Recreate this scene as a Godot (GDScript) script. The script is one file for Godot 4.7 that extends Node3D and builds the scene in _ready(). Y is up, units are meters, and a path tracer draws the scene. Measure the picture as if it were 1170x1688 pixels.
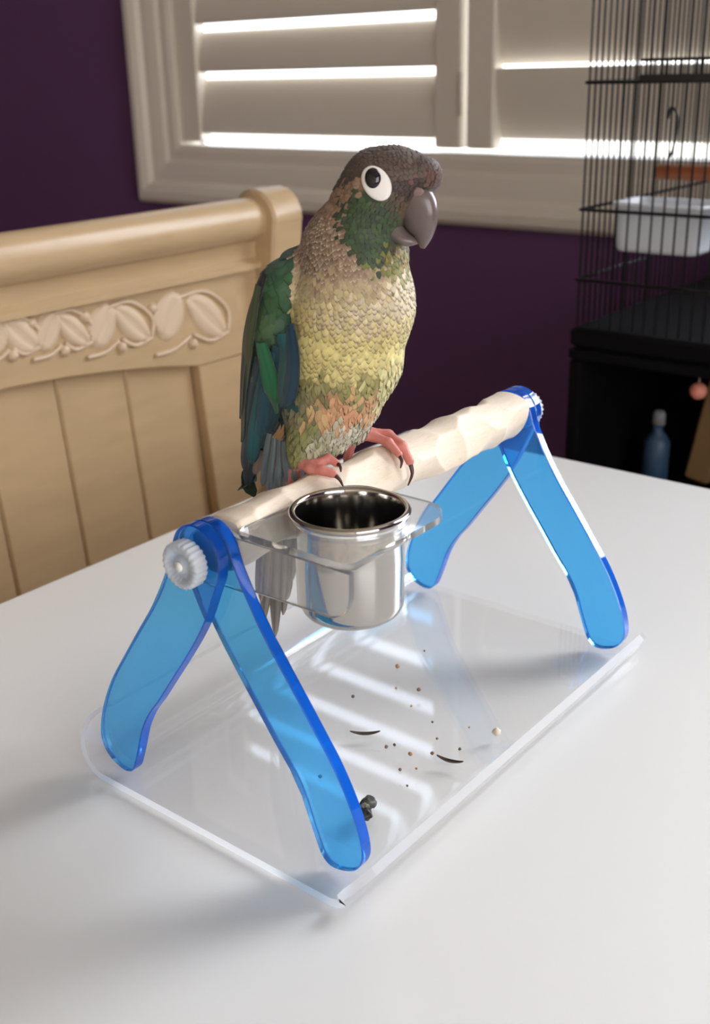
extends Node3D
# A conure on a clear and blue acrylic tabletop perch, on a white table by a shuttered window.
# x runs along the perch (away to the right), z towards the front of the stand, y up; the table top is y = 0.

var rng := RandomNumberGenerator.new()
var used := {}


# ---------------------------------------------------------------- mesh helpers
class Soup:
	var v := PackedVector3Array()
	var uv := PackedVector2Array()
	var col := PackedColorArray()
	var grp := PackedInt32Array()
	var srf := PackedInt32Array()
	var tint := Color.WHITE
	var group := 0
	var surface := 0

	func tri(a: Vector3, b: Vector3, c: Vector3, ua := Vector2.ZERO, ub := Vector2.ZERO, uc := Vector2.ZERO) -> void:
		v.append(a); v.append(b); v.append(c)
		uv.append(ua); uv.append(ub); uv.append(uc)
		col.append(tint); col.append(tint); col.append(tint)
		grp.append(group); srf.append(surface)

	func quad(a: Vector3, b: Vector3, c: Vector3, d: Vector3, ua := Vector2.ZERO, ub := Vector2.ZERO, uc := Vector2.ZERO, ud := Vector2.ZERO) -> void:
		tri(a, b, c, ua, ub, uc)
		tri(a, c, d, ua, uc, ud)

	# rows: an array of PackedVector3Array of equal length
	func grid(rows: Array, round_row := false, us := 1.0, vs := 1.0) -> void:
		var n: int = rows[0].size()
		var last := n if round_row else n - 1
		for i in rows.size() - 1:
			for j in last:
				var k := (j + 1) % n
				var u0 := us * j / last
				var u1 := us * (j + 1) / last
				var w0 := vs * i / (rows.size() - 1)
				var w1 := vs * (i + 1) / (rows.size() - 1)
				quad(rows[i][j], rows[i][k], rows[i + 1][k], rows[i + 1][j], Vector2(w0, u0), Vector2(w0, u1), Vector2(w1, u1), Vector2(w1, u0))

	func fan(ring: PackedVector3Array, flip := false) -> void:
		var c := Vector3.ZERO
		for p in ring:
			c += p
		c /= ring.size()
		for j in ring.size():
			var k := (j + 1) % ring.size()
			if flip:
				tri(c, ring[k], ring[j])
			else:
				tri(c, ring[j], ring[k])

	func volume() -> float:
		var s := 0.0
		for i in range(0, v.size(), 3):
			s += v[i].dot(v[i + 1].cross(v[i + 2]))
		return s

	func mesh(closed := true, coloured := false) -> ArrayMesh:
		var flip := closed and volume() > 0.0
		var m := ArrayMesh.new()
		var most := 0
		for s in srf:
			most = maxi(most, s)
		for s in most + 1:
			var st := SurfaceTool.new()
			st.begin(Mesh.PRIMITIVE_TRIANGLES)
			for t in srf.size():
				if srf[t] != s:
					continue
				st.set_smooth_group(grp[t] if grp[t] >= 0 else -1)
				for q in 3:
					var i := t * 3 + ((2 - q) if flip else q)
					st.set_uv(uv[i])
					if coloured:
						st.set_color(col[i])
					st.add_vertex(v[i])
			st.generate_normals()
			st.index()
			st.commit(m)
		return m


func ring_of(n: int, f: Callable) -> PackedVector3Array:
	var r := PackedVector3Array()
	for i in n:
		r.append(f.call(TAU * i / n))
	return r


# a box with chamfered edges
func box(s: Soup, c: Vector3, size: Vector3, ch := 0.002, turn := Basis.IDENTITY) -> void:
	var h := size / 2.0
	ch = minf(ch, 0.45 * minf(h.x, minf(h.y, h.z)) * 2.0 * 0.5)
	var g := s.group
	s.group = -1
	var f := func(x: float, y: float, z: float) -> Vector3: return c + turn * Vector3(x, y, z)
	var rows := []
	for k in [[-h.y, ch], [-h.y + ch, 0.0], [h.y - ch, 0.0], [h.y, ch]]:
		var i: float = k[1]
		var row := PackedVector3Array()
		var x: float = h.x - i
		var z: float = h.z - i
		for q in [[x, z - ch], [x - ch, z], [-x + ch, z], [-x, z - ch], [-x, -z + ch], [-x + ch, -z], [x - ch, -z], [x, -z + ch]]:
			row.append(f.call(q[0], k[0], q[1]))
		rows.append(row)
	s.grid(rows, true)
	var bottom: PackedVector3Array = rows[0]
	var top: PackedVector3Array = rows[3]
	s.fan(bottom, true)
	s.fan(top)
	s.group = g


func box_mesh(c: Vector3, size: Vector3, ch := 0.002, turn := Basis.IDENTITY) -> ArrayMesh:
	var s := Soup.new()
	box(s, c, size, ch, turn)
	return s.mesh()


# revolve (r, y) points; the profile runs round the solid
func lathe(s: Soup, prof: Array, n := 48, at := Vector3.ZERO, turn := Basis.IDENTITY, wave := 0, deep := 0.0) -> void:
	var rows := []
	for p in prof:
		var row := PackedVector3Array()
		for i in n:
			var a := TAU * i / n
			var r: float = p.x
			if wave and p.x > 0.004:
				r += deep * (1.0 if (i / wave) % 2 == 0 else -1.0)
			row.append(at + turn * Vector3(r * cos(a), p.y, r * sin(a)))
		rows.append(row)
	s.grid(rows, true)


# a swept round bar
func tube(s: Soup, pts: Array, rad: Array, n := 10) -> void:
	var rows := []
	var side := Vector3.ZERO
	for i in pts.size():
		var d: Vector3 = (pts[mini(i + 1, pts.size() - 1)] - pts[maxi(i - 1, 0)]).normalized()
		if side == Vector3.ZERO:
			side = d.cross(Vector3.UP if absf(d.y) < 0.9 else Vector3.RIGHT).normalized()
		side = (side - d * side.dot(d)).normalized()
		var up := d.cross(side)
		var row := PackedVector3Array()
		for j in n:
			var a := TAU * j / n
			row.append(pts[i] + (side * cos(a) + up * sin(a)) * float(rad[mini(i, rad.size() - 1)]))
		rows.append(row)
	s.grid(rows, true)
	s.fan(rows[0], true)
	s.fan(rows[rows.size() - 1])


func spline(pts: Array, n: int, closed := false) -> Array:
	var out := []
	var m := pts.size()
	for i in (m if closed else m - 1):
		var a = pts[(i - 1 + m) % m] if closed else pts[maxi(i - 1, 0)]
		var b = pts[i]
		var c = pts[(i + 1) % m]
		var d = pts[(i + 2) % m] if closed else pts[mini(i + 2, m - 1)]
		for k in n:
			var t := float(k) / n
			out.append(0.5 * (2.0 * b + (c - a) * t + (2.0 * a - 5.0 * b + 4.0 * c - d) * t * t + (3.0 * b - a - 3.0 * c + d) * t * t * t))
	if not closed:
		out.append(pts[m - 1])
	return out


# a flat plate of an outline: to_world(Vector2, depth) places it; faces are surface 0, its edges surface 1 when edge_surface is set
func plate(s: Soup, outline: Array, to_world: Callable, d0: float, d1: float, ch := 0.0004, edge_surface := 0) -> void:
	var n := outline.size()
	var area := 0.0
	for i in n:
		var p: Vector2 = outline[i]
		area += p.cross(outline[(i + 1) % n])
	var w := 1.0 if area > 0.0 else -1.0
	var inner := PackedVector2Array()
	for i in n:
		var e: Vector2 = (outline[(i + 1) % n] - outline[(i - 1 + n) % n]).normalized()
		inner.append(outline[i] + Vector2(-e.y, e.x) * w * ch)
	var rings := []
	for k in [[d0, inner], [d0 + ch, outline], [d1 - ch, outline], [d1, inner]]:
		var row := PackedVector3Array()
		for i in n:
			row.append(to_world.call(k[1][i], k[0]))
		rings.append(row)
	s.surface = edge_surface
	var run := 0
	for j in n:
		var e0: Vector2 = outline[j] - outline[(j - 1 + n) % n]
		var e1: Vector2 = outline[(j + 1) % n] - outline[j]
		if absf(e0.angle_to(e1)) > 0.6:
			run += 1
		var k := (j + 1) % n
		for i in 3:
			s.group = 10 + run * 3 + i
			s.quad(rings[i][j], rings[i][k], rings[i + 1][k], rings[i + 1][j])
	s.surface = 0
	var ix := Geometry2D.triangulate_polygon(inner)
	for q in range(0, ix.size(), 3):
		s.group = 5
		var a := ix[q]
		var b := ix[q + 1]
		var c := ix[q + 2]
		if (inner[b] - inner[a]).cross(inner[c] - inner[a]) * w < 0.0:
			var t := b
			b = c
			c = t
		s.tri(rings[0][a], rings[0][c], rings[0][b])
		s.tri(rings[3][a], rings[3][b], rings[3][c])
	s.group = 0


# ---------------------------------------------------------------- scene-tree helpers
func numbered(called: String) -> String:
	used[called] = used.get(called, 0) + 1
	return called if used[called] == 1 else "%s_%03d" % [called, used[called] - 1]


func obj(called: String, m: Mesh, mats, parent: Node = self) -> MeshInstance3D:
	var o := MeshInstance3D.new()
	o.mesh = m
	if mats is Array:
		for i in mats.size():
			o.set_surface_override_material(i, mats[i])
	else:
		o.material_override = mats
	if parent == self:
		o.name = numbered(called)
	else:
		var k := 0
		var nm := called
		while parent.has_node(nm):
			k += 1
			nm = "%s_%03d" % [called, k]
		o.name = nm
	parent.add_child(o, true)
	return o


func tag(o: Node, label: String, category: String, group := "") -> Node:
	o.set_meta("label", label)
	o.set_meta("category", category)
	if group:
		o.set_meta("group", group)
	return o


func thing(called: String, label: String, category: String, at := Vector3.ZERO, group := "") -> Node3D:
	var o := Node3D.new()
	o.name = numbered(called)
	add_child(o, true)
	o.position = at
	tag(o, label, category, group)
	return o


func struct(called: String, m: Mesh, mats, label := "", parent: Node = self) -> MeshInstance3D:
	var o := obj(called, m, mats, parent)
	if parent == self:
		o.set_meta("kind", "structure")
		if label:
			o.set_meta("label", label)
			o.set_meta("category", called.split("_")[0])
	return o


func mat(c: Color, rough := 0.6, metal := 0.0) -> StandardMaterial3D:
	var m := StandardMaterial3D.new()
	m.albedo_color = c
	m.roughness = rough
	m.metallic = metal
	return m


func c8(r: int, g: int, b: int) -> Color:
	return Color(r / 255.0, g / 255.0, b / 255.0)


func glass(c: Color, rough := 0.0) -> StandardMaterial3D:
	var m := StandardMaterial3D.new()
	m.albedo_color = Color(c.r, c.g, c.b, 0.0)
	m.roughness = rough
	m.refraction_enabled = true
	m.refraction_scale = 0.049
	return m


func noise_image(n: int, f: Callable) -> ImageTexture:
	var im := Image.create(n, n, false, Image.FORMAT_RGB8)
	for y in n:
		for x in n:
			im.set_pixel(x, y, f.call(x, y))
	return ImageTexture.create_from_image(im)


# ---------------------------------------------------------------- materials
var white_paint: StandardMaterial3D
var table_white: StandardMaterial3D
var purple: StandardMaterial3D
var cream_wall: StandardMaterial3D
var clear: StandardMaterial3D
var clear_sheet: StandardMaterial3D
var frosted_edge: StandardMaterial3D
var blue_face: StandardMaterial3D
var blue_edge: StandardMaterial3D
var steel: StandardMaterial3D
var wood: StandardMaterial3D
var cream: StandardMaterial3D
var ornament: StandardMaterial3D
var black_metal: StandardMaterial3D
var black_plastic: StandardMaterial3D
var feather_mat: StandardMaterial3D
var skin_mat: StandardMaterial3D


func make_materials() -> void:
	white_paint = mat(c8(230, 222, 208), 0.45)
	table_white = mat(c8(228, 228, 225), 0.22)
	purple = mat(c8(104, 68, 110), 0.75)
	cream_wall = mat(c8(224, 214, 196), 0.9)
	clear = glass(c8(253, 254, 254))
	clear.albedo_color.a = 0.07
	blue_face = glass(c8(106, 208, 255))
	blue_face.albedo_color.a = 0.03
	blue_face.backlight_enabled = true
	blue_face.backlight = Color(0.13, 0.39, 0.56)
	blue_edge = glass(c8(18, 118, 250))
	blue_edge.albedo_color.a = 0.15
	clear_sheet = pane()
	clear_sheet.metallic_specular = 0.43
	frosted_edge = glass(c8(250, 252, 255), 0.6)
	frosted_edge.albedo_color.a = 0.4
	frosted_edge.backlight_enabled = true
	frosted_edge.backlight = Color(0.92, 0.92, 0.92)
	steel = mat(c8(188, 184, 178), 0.12, 1.0)
	steel.anisotropy_enabled = true
	steel.anisotropy = 0.4
	black_metal = mat(c8(24, 22, 24), 0.45)
	black_plastic = mat(c8(12, 11, 14), 0.8)
	black_plastic.metallic_specular = 0.2
	cream = mat(c8(196, 168, 130), 0.3)
	var fine := FastNoiseLite.new()
	fine.seed = 7
	fine.frequency = 0.02
	cream.albedo_texture = noise_image(128, func(x, y):
		var g := fine.get_noise_2d(x * 1.0, y * 6.0) * 0.04 + 0.96
		return Color(g, g, g * 0.99))
	cream.uv1_triplanar = true
	cream.uv1_scale = Vector3(3, 3, 3)
	ornament = mat(c8(208, 184, 154), 0.45)
	var grain := FastNoiseLite.new()
	grain.seed = 11
	grain.frequency = 0.012
	var pores := FastNoiseLite.new()
	pores.seed = 12
	pores.frequency = 0.09
	wood = mat(Color.WHITE, 0.62)
	wood.albedo_texture = noise_image(512, func(x, y):
		var g := grain.get_noise_2d(x * 0.5, y * 5.0) * 0.5 + 0.5
		var p := pores.get_noise_2d(x * 0.35 + y * 0.05, y * 5.0)
		var k := 0.95 + 0.06 * g - 0.05 * clampf((p - 0.2) * 4.0, 0, 1)
		return Color(0.93 * k, 0.865 * k, (0.755 + 0.05 * g) * k))
	feather_mat = mat(Color.WHITE, 0.62)
	feather_mat.vertex_color_use_as_albedo = true
	feather_mat.cull_mode = BaseMaterial3D.CULL_DISABLED
	feather_mat.rim_enabled = true
	feather_mat.rim = 0.35
	feather_mat.rim_tint = 0.8
	skin_mat = mat(c8(198, 122, 110), 0.5)
	skin_mat.subsurf_scatter_enabled = true
	skin_mat.subsurf_scatter_strength = 0.1


# ---------------------------------------------------------------- _ready
func _ready() -> void:
	rng.seed = 4021
	# camera
	var cam := Camera3D.new()
	cam.name = "camera"
	cam.transform = Transform3D(Basis(Vector3(0.62424547, -0.02284263, 0.78089423), Vector3(0.30219863, 0.9288194, -0.21440734), Vector3(-0.72041209, 0.36982798, 0.58671432)), Vector3(-0.28788705, 0.31183615, 0.30663468))
	var lens := CameraAttributesPhysical.new()
	lens.frustum_focal_length = 26.0
	lens.frustum_focus_distance = 0.52
	lens.exposure_aperture = 8.5
	cam.attributes = lens
	cam.fov = 49.52
	cam.near = 0.02
	cam.far = 60.0
	add_child(cam)
	# sky
	var sky_mat := ProceduralSkyMaterial.new()
	sky_mat.sky_top_color = c8(214, 226, 246)
	sky_mat.sky_horizon_color = c8(255, 255, 255)
	sky_mat.ground_bottom_color = c8(205, 204, 196)
	sky_mat.ground_horizon_color = c8(250, 250, 248)
	var sky := Sky.new()
	sky.sky_material = sky_mat
	var env := Environment.new()
	env.background_mode = Environment.BG_SKY
	env.sky = sky
	env.background_energy_multiplier = 4.0
	env.tonemap_mode = Environment.TONE_MAPPER_LINEAR
	env.tonemap_exposure = 1.17
	env.sdfgi_enabled = true
	env.ssao_enabled = true
	env.ssil_enabled = true
	var we := WorldEnvironment.new()
	we.name = "world_environment"
	we.environment = env
	add_child(we)
	# daylight through the two clear windows: one beside the shutters, one behind the camera
	daylight("window_daylight", Vector3(1.36, 0.925, 0.475), Vector3(0, 90, 0), Vector2(0.70, 1.11), 4.2, c8(244, 248, 255))
	daylight("rear_window_daylight", Vector3(-0.9, 0.7, 2.36), Vector3(0, 0, 0), Vector2(2.0, 1.4), 0.72, c8(255, 243, 230))

	make_materials()
	build_room()
	build_table()
	build_chair()
	build_cage()
	build_stand()
	build_cup()
	build_debris()
	build_parrot()


func daylight(called: String, at: Vector3, turn: Vector3, size: Vector2, energy: float, c: Color) -> void:
	var l := AreaLight3D.new()
	l.name = called
	l.position = at
	l.rotation_degrees = turn
	l.area_size = size
	l.area_normalize_energy = false
	l.light_energy = energy
	l.light_color = c
	l.area_range = 12.0
	l.area_attenuation = 2.0
	l.shadow_enabled = true
	add_child(l)


# ---------------------------------------------------------------- room
func wall_with_holes(axis_x: bool, at: float, thick: float, lo: float, hi: float, y0: float, y1: float, holes: Array) -> ArrayMesh:
	# holes: [a0, a1, b0, b1] sorted along the wall; built from blocks
	var s := Soup.new()
	var put := func(a0: float, a1: float, b0: float, b1: float) -> void:
		if a1 - a0 < 0.001 or b1 - b0 < 0.001:
			return
		var c := Vector3(at + thick / 2.0, (b0 + b1) / 2.0, (a0 + a1) / 2.0) if axis_x else Vector3((a0 + a1) / 2.0, (b0 + b1) / 2.0, at + thick / 2.0)
		var sz := Vector3(absf(thick), b1 - b0, a1 - a0) if axis_x else Vector3(a1 - a0, b1 - b0, absf(thick))
		box(s, c, sz, 0.0001)
	var from := lo
	for h in holes:
		put.call(from, h[0], y0, y1)
		put.call(h[0], h[1], y0, h[2])
		put.call(h[0], h[1], h[3], y1)
		from = h[1]
	put.call(from, hi, y0, y1)
	return s.mesh()


func build_room() -> void:
	var y0 := -0.75
	var y1 := 1.75
	struct("floor", box_mesh(Vector3(-0.3, y0 - 0.05, -0.1), Vector3(3.8, 0.1, 5.4), 0.001), mat(c8(150, 128, 104), 0.5), "tan floor of the room")
	struct("ceiling", box_mesh(Vector3(-0.3, y1 + 0.05, -0.1), Vector3(3.8, 0.1, 5.4), 0.001), mat(c8(168, 160, 150), 0.9), "grey beige ceiling of the room")
	struct("wall_right", wall_with_holes(true, 1.3, 0.15, -2.6, 2.4, y0, y1, [[-1.495, 0.02, 0.085, 1.42], [0.1, 0.85, 0.35, 1.5]]), purple, "dark purple wall around the shuttered window")
	struct("wall_back", wall_with_holes(false, -2.6, -0.15, -2.2, 1.45, y0, y1, []), purple, "dark purple wall on the chair's side")
	struct("wall_left", wall_with_holes(true, -2.05, -0.15, -2.6, 2.4, y0, y1, []), cream_wall, "cream wall behind the camera on the left")
	struct("wall_front", wall_with_holes(false, 2.4, 0.15, -2.2, 1.45, y0, y1, [[-1.95, 0.15, -0.05, 1.45]]), purple, "dark purple wall behind the camera on the right")
	struct("baseboard_right", box_mesh(Vector3(1.29, y0 + 0.06, -0.1), Vector3(0.02, 0.12, 5.0)), white_paint, "white baseboard under the shuttered window")

	# the shuttered window: casing, sill, glass
	var w := struct("window_1", window_casing(), white_paint, "white moulded casing of the shuttered window")
	struct("glass_pane", box_mesh(Vector3(1.425, 0.7525, -0.7375), Vector3(0.006, 1.33, 1.51), 0.0005), pane(), "", w)
	# two more windows, clear
	var w2 := struct("window_2", frame_mesh(true, 1.36, 0.1, 0.85, 0.35, 1.5), white_paint, "white frame of the clear window right of the birdcage")
	struct("glass_pane", box_mesh(Vector3(1.40, 0.925, 0.475), Vector3(0.006, 1.11, 0.72), 0.0005), pane(), "", w2)
	var w3 := struct("window_3", frame_mesh(false, 2.44, -1.95, 0.15, -0.05, 1.45), white_paint, "white frame of the clear window behind the camera")
	struct("glass_pane", box_mesh(Vector3(-0.9, 0.7, 2.48), Vector3(2.06, 1.46, 0.006), 0.0005), pane(), "", w3)

	# hinged shutter panels
	shutter(-1.397, -0.746, [0.204, 0.308, 0.3915, 0.492, 0.594, 0.696, 0.798, 0.9, 1.002, 1.104, 1.206, 1.29], 0.0125, -0.22, "white louvred shutter panel on the window's left, behind the parrot")
	shutter(-0.735, -0.07, [0.204, 0.312, 0.412, 0.512, 0.612, 0.712, 0.812, 0.912, 1.012, 1.112, 1.212, 1.29], 0.005, 0.2, "white louvred shutter panel behind the black birdcage")


func pane() -> StandardMaterial3D:
	var m := mat(Color(1, 1, 1, 0.03), 0.02)
	m.transparency = BaseMaterial3D.TRANSPARENCY_ALPHA
	return m


func frame_mesh(axis_x: bool, at: float, a0: float, a1: float, b0: float, b1: float) -> ArrayMesh:
	var s := Soup.new()
	for q in [[a0 + 0.02, (b0 + b1) / 2, 0.04, b1 - b0], [a1 - 0.02, (b0 + b1) / 2, 0.04, b1 - b0], [(a0 + a1) / 2, b0 + 0.02, a1 - a0 - 0.08, 0.04], [(a0 + a1) / 2, b1 - 0.02, a1 - a0 - 0.08, 0.04]]:
		if axis_x:
			box(s, Vector3(at + 0.04, q[1], q[0]), Vector3(0.06, q[3], q[2]), 0.004)
		else:
			box(s, Vector3(q[0], q[1], at + 0.04), Vector3(q[2], q[3], 0.06), 0.004)
	return s.mesh()


func window_casing() -> ArrayMesh:
	# moulded picture-frame casing, mitred; profile: offset from the opening -> how far it stands into the room
	var prof := [Vector2(-0.022, -0.045), Vector2(-0.022, 0.012), Vector2(-0.012, 0.016), Vector2(0.004, 0.016), Vector2(0.012, 0.022), Vector2(0.030, 0.026), Vector2(0.044, 0.027), Vector2(0.052, 0.036), Vector2(0.066, 0.042), Vector2(0.080, 0.040), Vector2(0.088, 0.030), Vector2(0.090, 0.0), Vector2(0.090, -0.0002), Vector2(0.0, -0.0002), Vector2(0.0, -0.045)]
	var s := Soup.new()
	var z0 := -1.42
	var z1 := -0.05
	var b0 := 0.16
	var b1 := 1.35
	var rows := []
	for p in prof:
		var row := PackedVector3Array()
		row.append(Vector3(1.3 - p.y, b0 - p.x, z0 - p.x))
		row.append(Vector3(1.3 - p.y, b0 - p.x, z1 + p.x))
		row.append(Vector3(1.3 - p.y, b1 + p.x, z1 + p.x))
		row.append(Vector3(1.3 - p.y, b1 + p.x, z0 - p.x))
		rows.append(row)
	rows.append(rows[0])
	s.group = -1
	s.grid(rows, true)
	return s.mesh()


func shutter(z0: float, z1: float, gaps: Array, gap: float, lean: float, label: String) -> void:
	var t := thing("shutter_panel", label, "shutter", Vector3(1.3, 0.19, (z0 + z1) / 2.0), "louvred shutter panels of the window")
	var half := (z1 - z0) / 2.0
	var lo: float = gaps[0] - 0.19
	var hi: float = gaps[gaps.size() - 1] - 0.19
	for k in [-1, 1]:
		obj("stile", box_mesh(Vector3(0.012, (lo + hi) / 2, k * (half - 0.0255)), Vector3(0.03, hi - lo + 0.03, 0.051), 0.003), white_paint, t)
	obj("top_rail", box_mesh(Vector3(0.012, hi + 0.02, 0), Vector3(0.028, 0.05, 2 * half - 0.104), 0.002), white_paint, t)
	for i in gaps.size() - 1:
		var a: float = gaps[i] - 0.19 + (0.0 if i == 0 else gap / 2.0)
		var b: float = gaps[i + 1] - 0.19 - gap / 2.0
		var s := Soup.new()
		var rows := []
		for zz in [-half + 0.0525, half - 0.0525]:
			var row := PackedVector3Array()
			for j in 16:
				var an := TAU * j / 16.0
				var p := Vector2(cos(an) * 0.0055, sin(an) * (b - a) / 2.0 / cos(0.22))
				p = p.rotated(lean)
				row.append(Vector3(0.012 + p.x, (a + b) / 2 + p.y, zz))
			rows.append(row)
		s.grid(rows, true)
		s.group = 2
		s.fan(rows[0], true)
		s.fan(rows[1])
		obj("louver", s.mesh(), white_paint, t)
	# hinge leaf on the inner stile
	var s2 := Soup.new()
	tube(s2, [Vector3(-0.006, 0.05, half + 0.002), Vector3(-0.006, 0.115, half + 0.002)], [0.0035], 8)
	obj("hinge", s2.mesh(), white_paint, t)


# ---------------------------------------------------------------- table
func build_table() -> void:
	var t := thing("dining_table", "white satin-topped dining table that carries the acrylic perch stand", "table", Vector3(-0.14, -0.75, 0.3))
	var o := Vector3(0.14, 0.75, -0.3)
	# rounded slab
	var x0 := -0.85
	var x1 := 0.5235
	var z0 := -0.2785
	var z1 := 0.78
	var s := Soup.new()
	var rows := []
	for k in [[-0.036, 0.006], [-0.034, 0.001], [-0.028, 0.0], [-0.006, 0.0], [-0.003, 0.0008], [-0.001, 0.0022], [0.0, 0.005]]:
		var row := PackedVector3Array()
		var cr := 0.02
		for q in [[x1, z1, 0.0], [x0, z1, 90.0], [x0, z0, 180.0], [x1, z0, 270.0]]:
			for a in range(0, 91, 15):
				var an := deg_to_rad(q[2] + a)
				var cx: float = q[0] - signf(cos(deg_to_rad(q[2] + 45.0))) * cr
				var cz: float = q[1] - signf(sin(deg_to_rad(q[2] + 45.0))) * cr
				var rr: float = cr - k[1]
				row.append(Vector3(cx + cos(an) * rr, k[0], cz + sin(an) * rr) + o)
		rows.append(row)
	s.grid(rows, true)
	s.fan(rows[0], true)
	s.group = 3
	s.fan(rows[rows.size() - 1])
	obj("tabletop", s.mesh(), table_white, t)
	for x in [x0 + 0.08, x1 - 0.08]:
		for z in [z0 + 0.08, z1 - 0.08]:
			obj("leg", box_mesh(Vector3(x, -0.393, z) + o, Vector3(0.06, 0.714, 0.06), 0.004), table_white, t)
	obj("apron", box_mesh(Vector3(-0.163, -0.075, z0 + 0.06) + o, Vector3(1.2, 0.07, 0.02)), table_white, t)
	obj("apron", box_mesh(Vector3(x1 - 0.06, -0.075, 0.25) + o, Vector3(0.02, 0.07, 0.9)), table_white, t)


# ---------------------------------------------------------------- chair
func build_chair() -> void:
	# the back is raked: z grows downwards; zc(y) is the front face of the crest board
	var zc := func(y: float) -> float: return -0.488 + 0.09 * (0.15 - y)
	var t := thing("dining_chair", "cream painted wooden chair with roll-top back and carved leaf frieze", "chair", Vector3(0.17, -0.75, -0.45))
	var o := Vector3(-0.17, 0.75, 0.45)
	var xr := 0.535
	var xl := 2 * 0.17 - xr
	# roll-top rail
	var s := Soup.new()
	var prof := []
	for j in 24:
		var a := TAU * j / 24.0
		prof.append(Vector2(cos(a) * 0.0215, sin(a) * 0.0215))
	var rail := func(p: Vector2, d: float) -> Vector3: return Vector3(d, p.y + 0.1755, p.x - 0.488) + o
	plate(s, prof, rail, xl, xr, 0.001)
	obj("top_rail", s.mesh(), cream, t)
	# cove under the rail
	s = Soup.new()
	var cove := [Vector2(-0.012, 0.165), Vector2(0.010, 0.160), Vector2(0.004, 0.150), Vector2(0.003, 0.139), Vector2(0.010, 0.134), Vector2(0.010, 0.129), Vector2(0.0, 0.127), Vector2(-0.02, 0.127)]
	var put := func(p: Vector2, d: float) -> Vector3: return Vector3(d, p.y, zc.call(p.y) + p.x) + o
	plate(s, cove, put, xl, xr, 0.0003)
	obj("cove_moulding", s.mesh(), cream, t)
	# crest board, stile and lower frame around the planked panel
	var px := 0.441
	var arch := func(x: float) -> float: return 0.0735 - 0.37 * (x - 0.17) * (x - 0.17)
	var crest := [Vector2(xr, 0.131), Vector2(xl, 0.131), Vector2(xl, 0.0465)]
	for i in 33:
		var x := lerpf(0.34 - px, px, i / 32.0)
		crest.append(Vector2(x, arch.call(x)))
	crest.append(Vector2(xr, 0.0465))
	s = Soup.new()
	plate(s, crest, func(p: Vector2, d: float) -> Vector3: return Vector3(p.x, p.y, zc.call(p.y) + d) + o, -0.02, 0.0, 0.0014)
	obj("crest_board", s.mesh(), cream, t)
	for q in [[px, xr], [xl, 0.34 - px]]:
		s = Soup.new()
		plate(s, [Vector2(0.0, 0.0462), Vector2(-0.02, 0.0462), Vector2(-0.02, -0.30), Vector2(0.0, -0.30)], put, q[0], q[1], 0.0012)
		obj("stile", s.mesh(), cream, t)
	# planks of the recessed panel
	var edges := [-0.1006, -0.0235, 0.0528, 0.1291, 0.2054, 0.2817, 0.358, 0.4405]
	for i in edges.size() - 1:
		s = Soup.new()
		plate(s, [Vector2(-0.011, 0.075), Vector2(-0.0195, 0.075), Vector2(-0.0195, -0.30), Vector2(-0.011, -0.30)], put, edges[i] + 0.0004, edges[i + 1] - 0.0004, 0.0022)
		obj("plank", s.mesh(), cream, t)
	# scrolled end posts
	for q in [[xr - 0.001, xr + 0.043], [xl - 0.043, xl + 0.001]]:
		var out := [Vector2(-0.456, 0.172)]
		for j in range(0, 12):
			var a := deg_to_rad(0.0 + 17.0 * j)
			out.append(Vector2(-0.485 + 0.030 * cos(a), 0.175 + 0.030 * sin(a)))
		out += [Vector2(-0.515, 0.150), Vector2(-0.512, 0.11), Vector2(-0.499, 0.04), Vector2(-0.470, -0.1), Vector2(-0.440, -0.30), Vector2(-0.440, -0.749), Vector2(-0.400, -0.749), Vector2(-0.392, -0.30), Vector2(-0.416, -0.1), Vector2(-0.443, 0.03), Vector2(-0.456, 0.09), Vector2(-0.461, 0.13)]
		s = Soup.new()
		plate(s, out, func(p: Vector2, d: float) -> Vector3: return Vector3(d, p.y, p.x) + o, q[0], q[1], 0.003)
		obj("end_post", s.mesh(), cream, t)
	# seat and front legs, under the table
	obj("seat", box_mesh(Vector3(0.17, -0.29, -0.22) + o, Vector3(0.7, 0.045, 0.42), 0.012), cream, t)
	for x in [-0.14, 0.48]:
		obj("leg", box_mesh(Vector3(x, -0.531, -0.05) + o, Vector3(0.042, 0.437, 0.042), 0.005), cream, t)
	# carved frieze: leaves in pairs, a running stem, beads
	var fr := Node3D.new()
	fr.name = "leaf_frieze"
	t.add_child(fr, true)
	fr.position = o
	var on_board := func(x: float, y: float, h: float) -> Vector3: return Vector3(x, y, zc.call(y) + h)
	var leaves := [[0.4597, 0.0919, 0.031, 0.0165, -46.0], [0.4125, 0.1004, 0.025, 0.0125, 58.0], [0.3666, 0.1012, 0.0255, 0.0135, -45.0], [0.333, 0.1055, 0.022, 0.0105, 56.0], [0.3006, 0.1078, 0.022, 0.0115, -45.0], [0.2755, 0.1112, 0.019, 0.0085, 56.0], [0.2481, 0.1125, 0.0195, 0.010, -45.0], [0.2245, 0.1150, 0.0175, 0.008, 56.0]]
	for i in 8:
		var l: Array = leaves[i ^ 1]
		leaves.append([0.34 - l[0], l[1], l[2], l[3], -l[4]])
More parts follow.
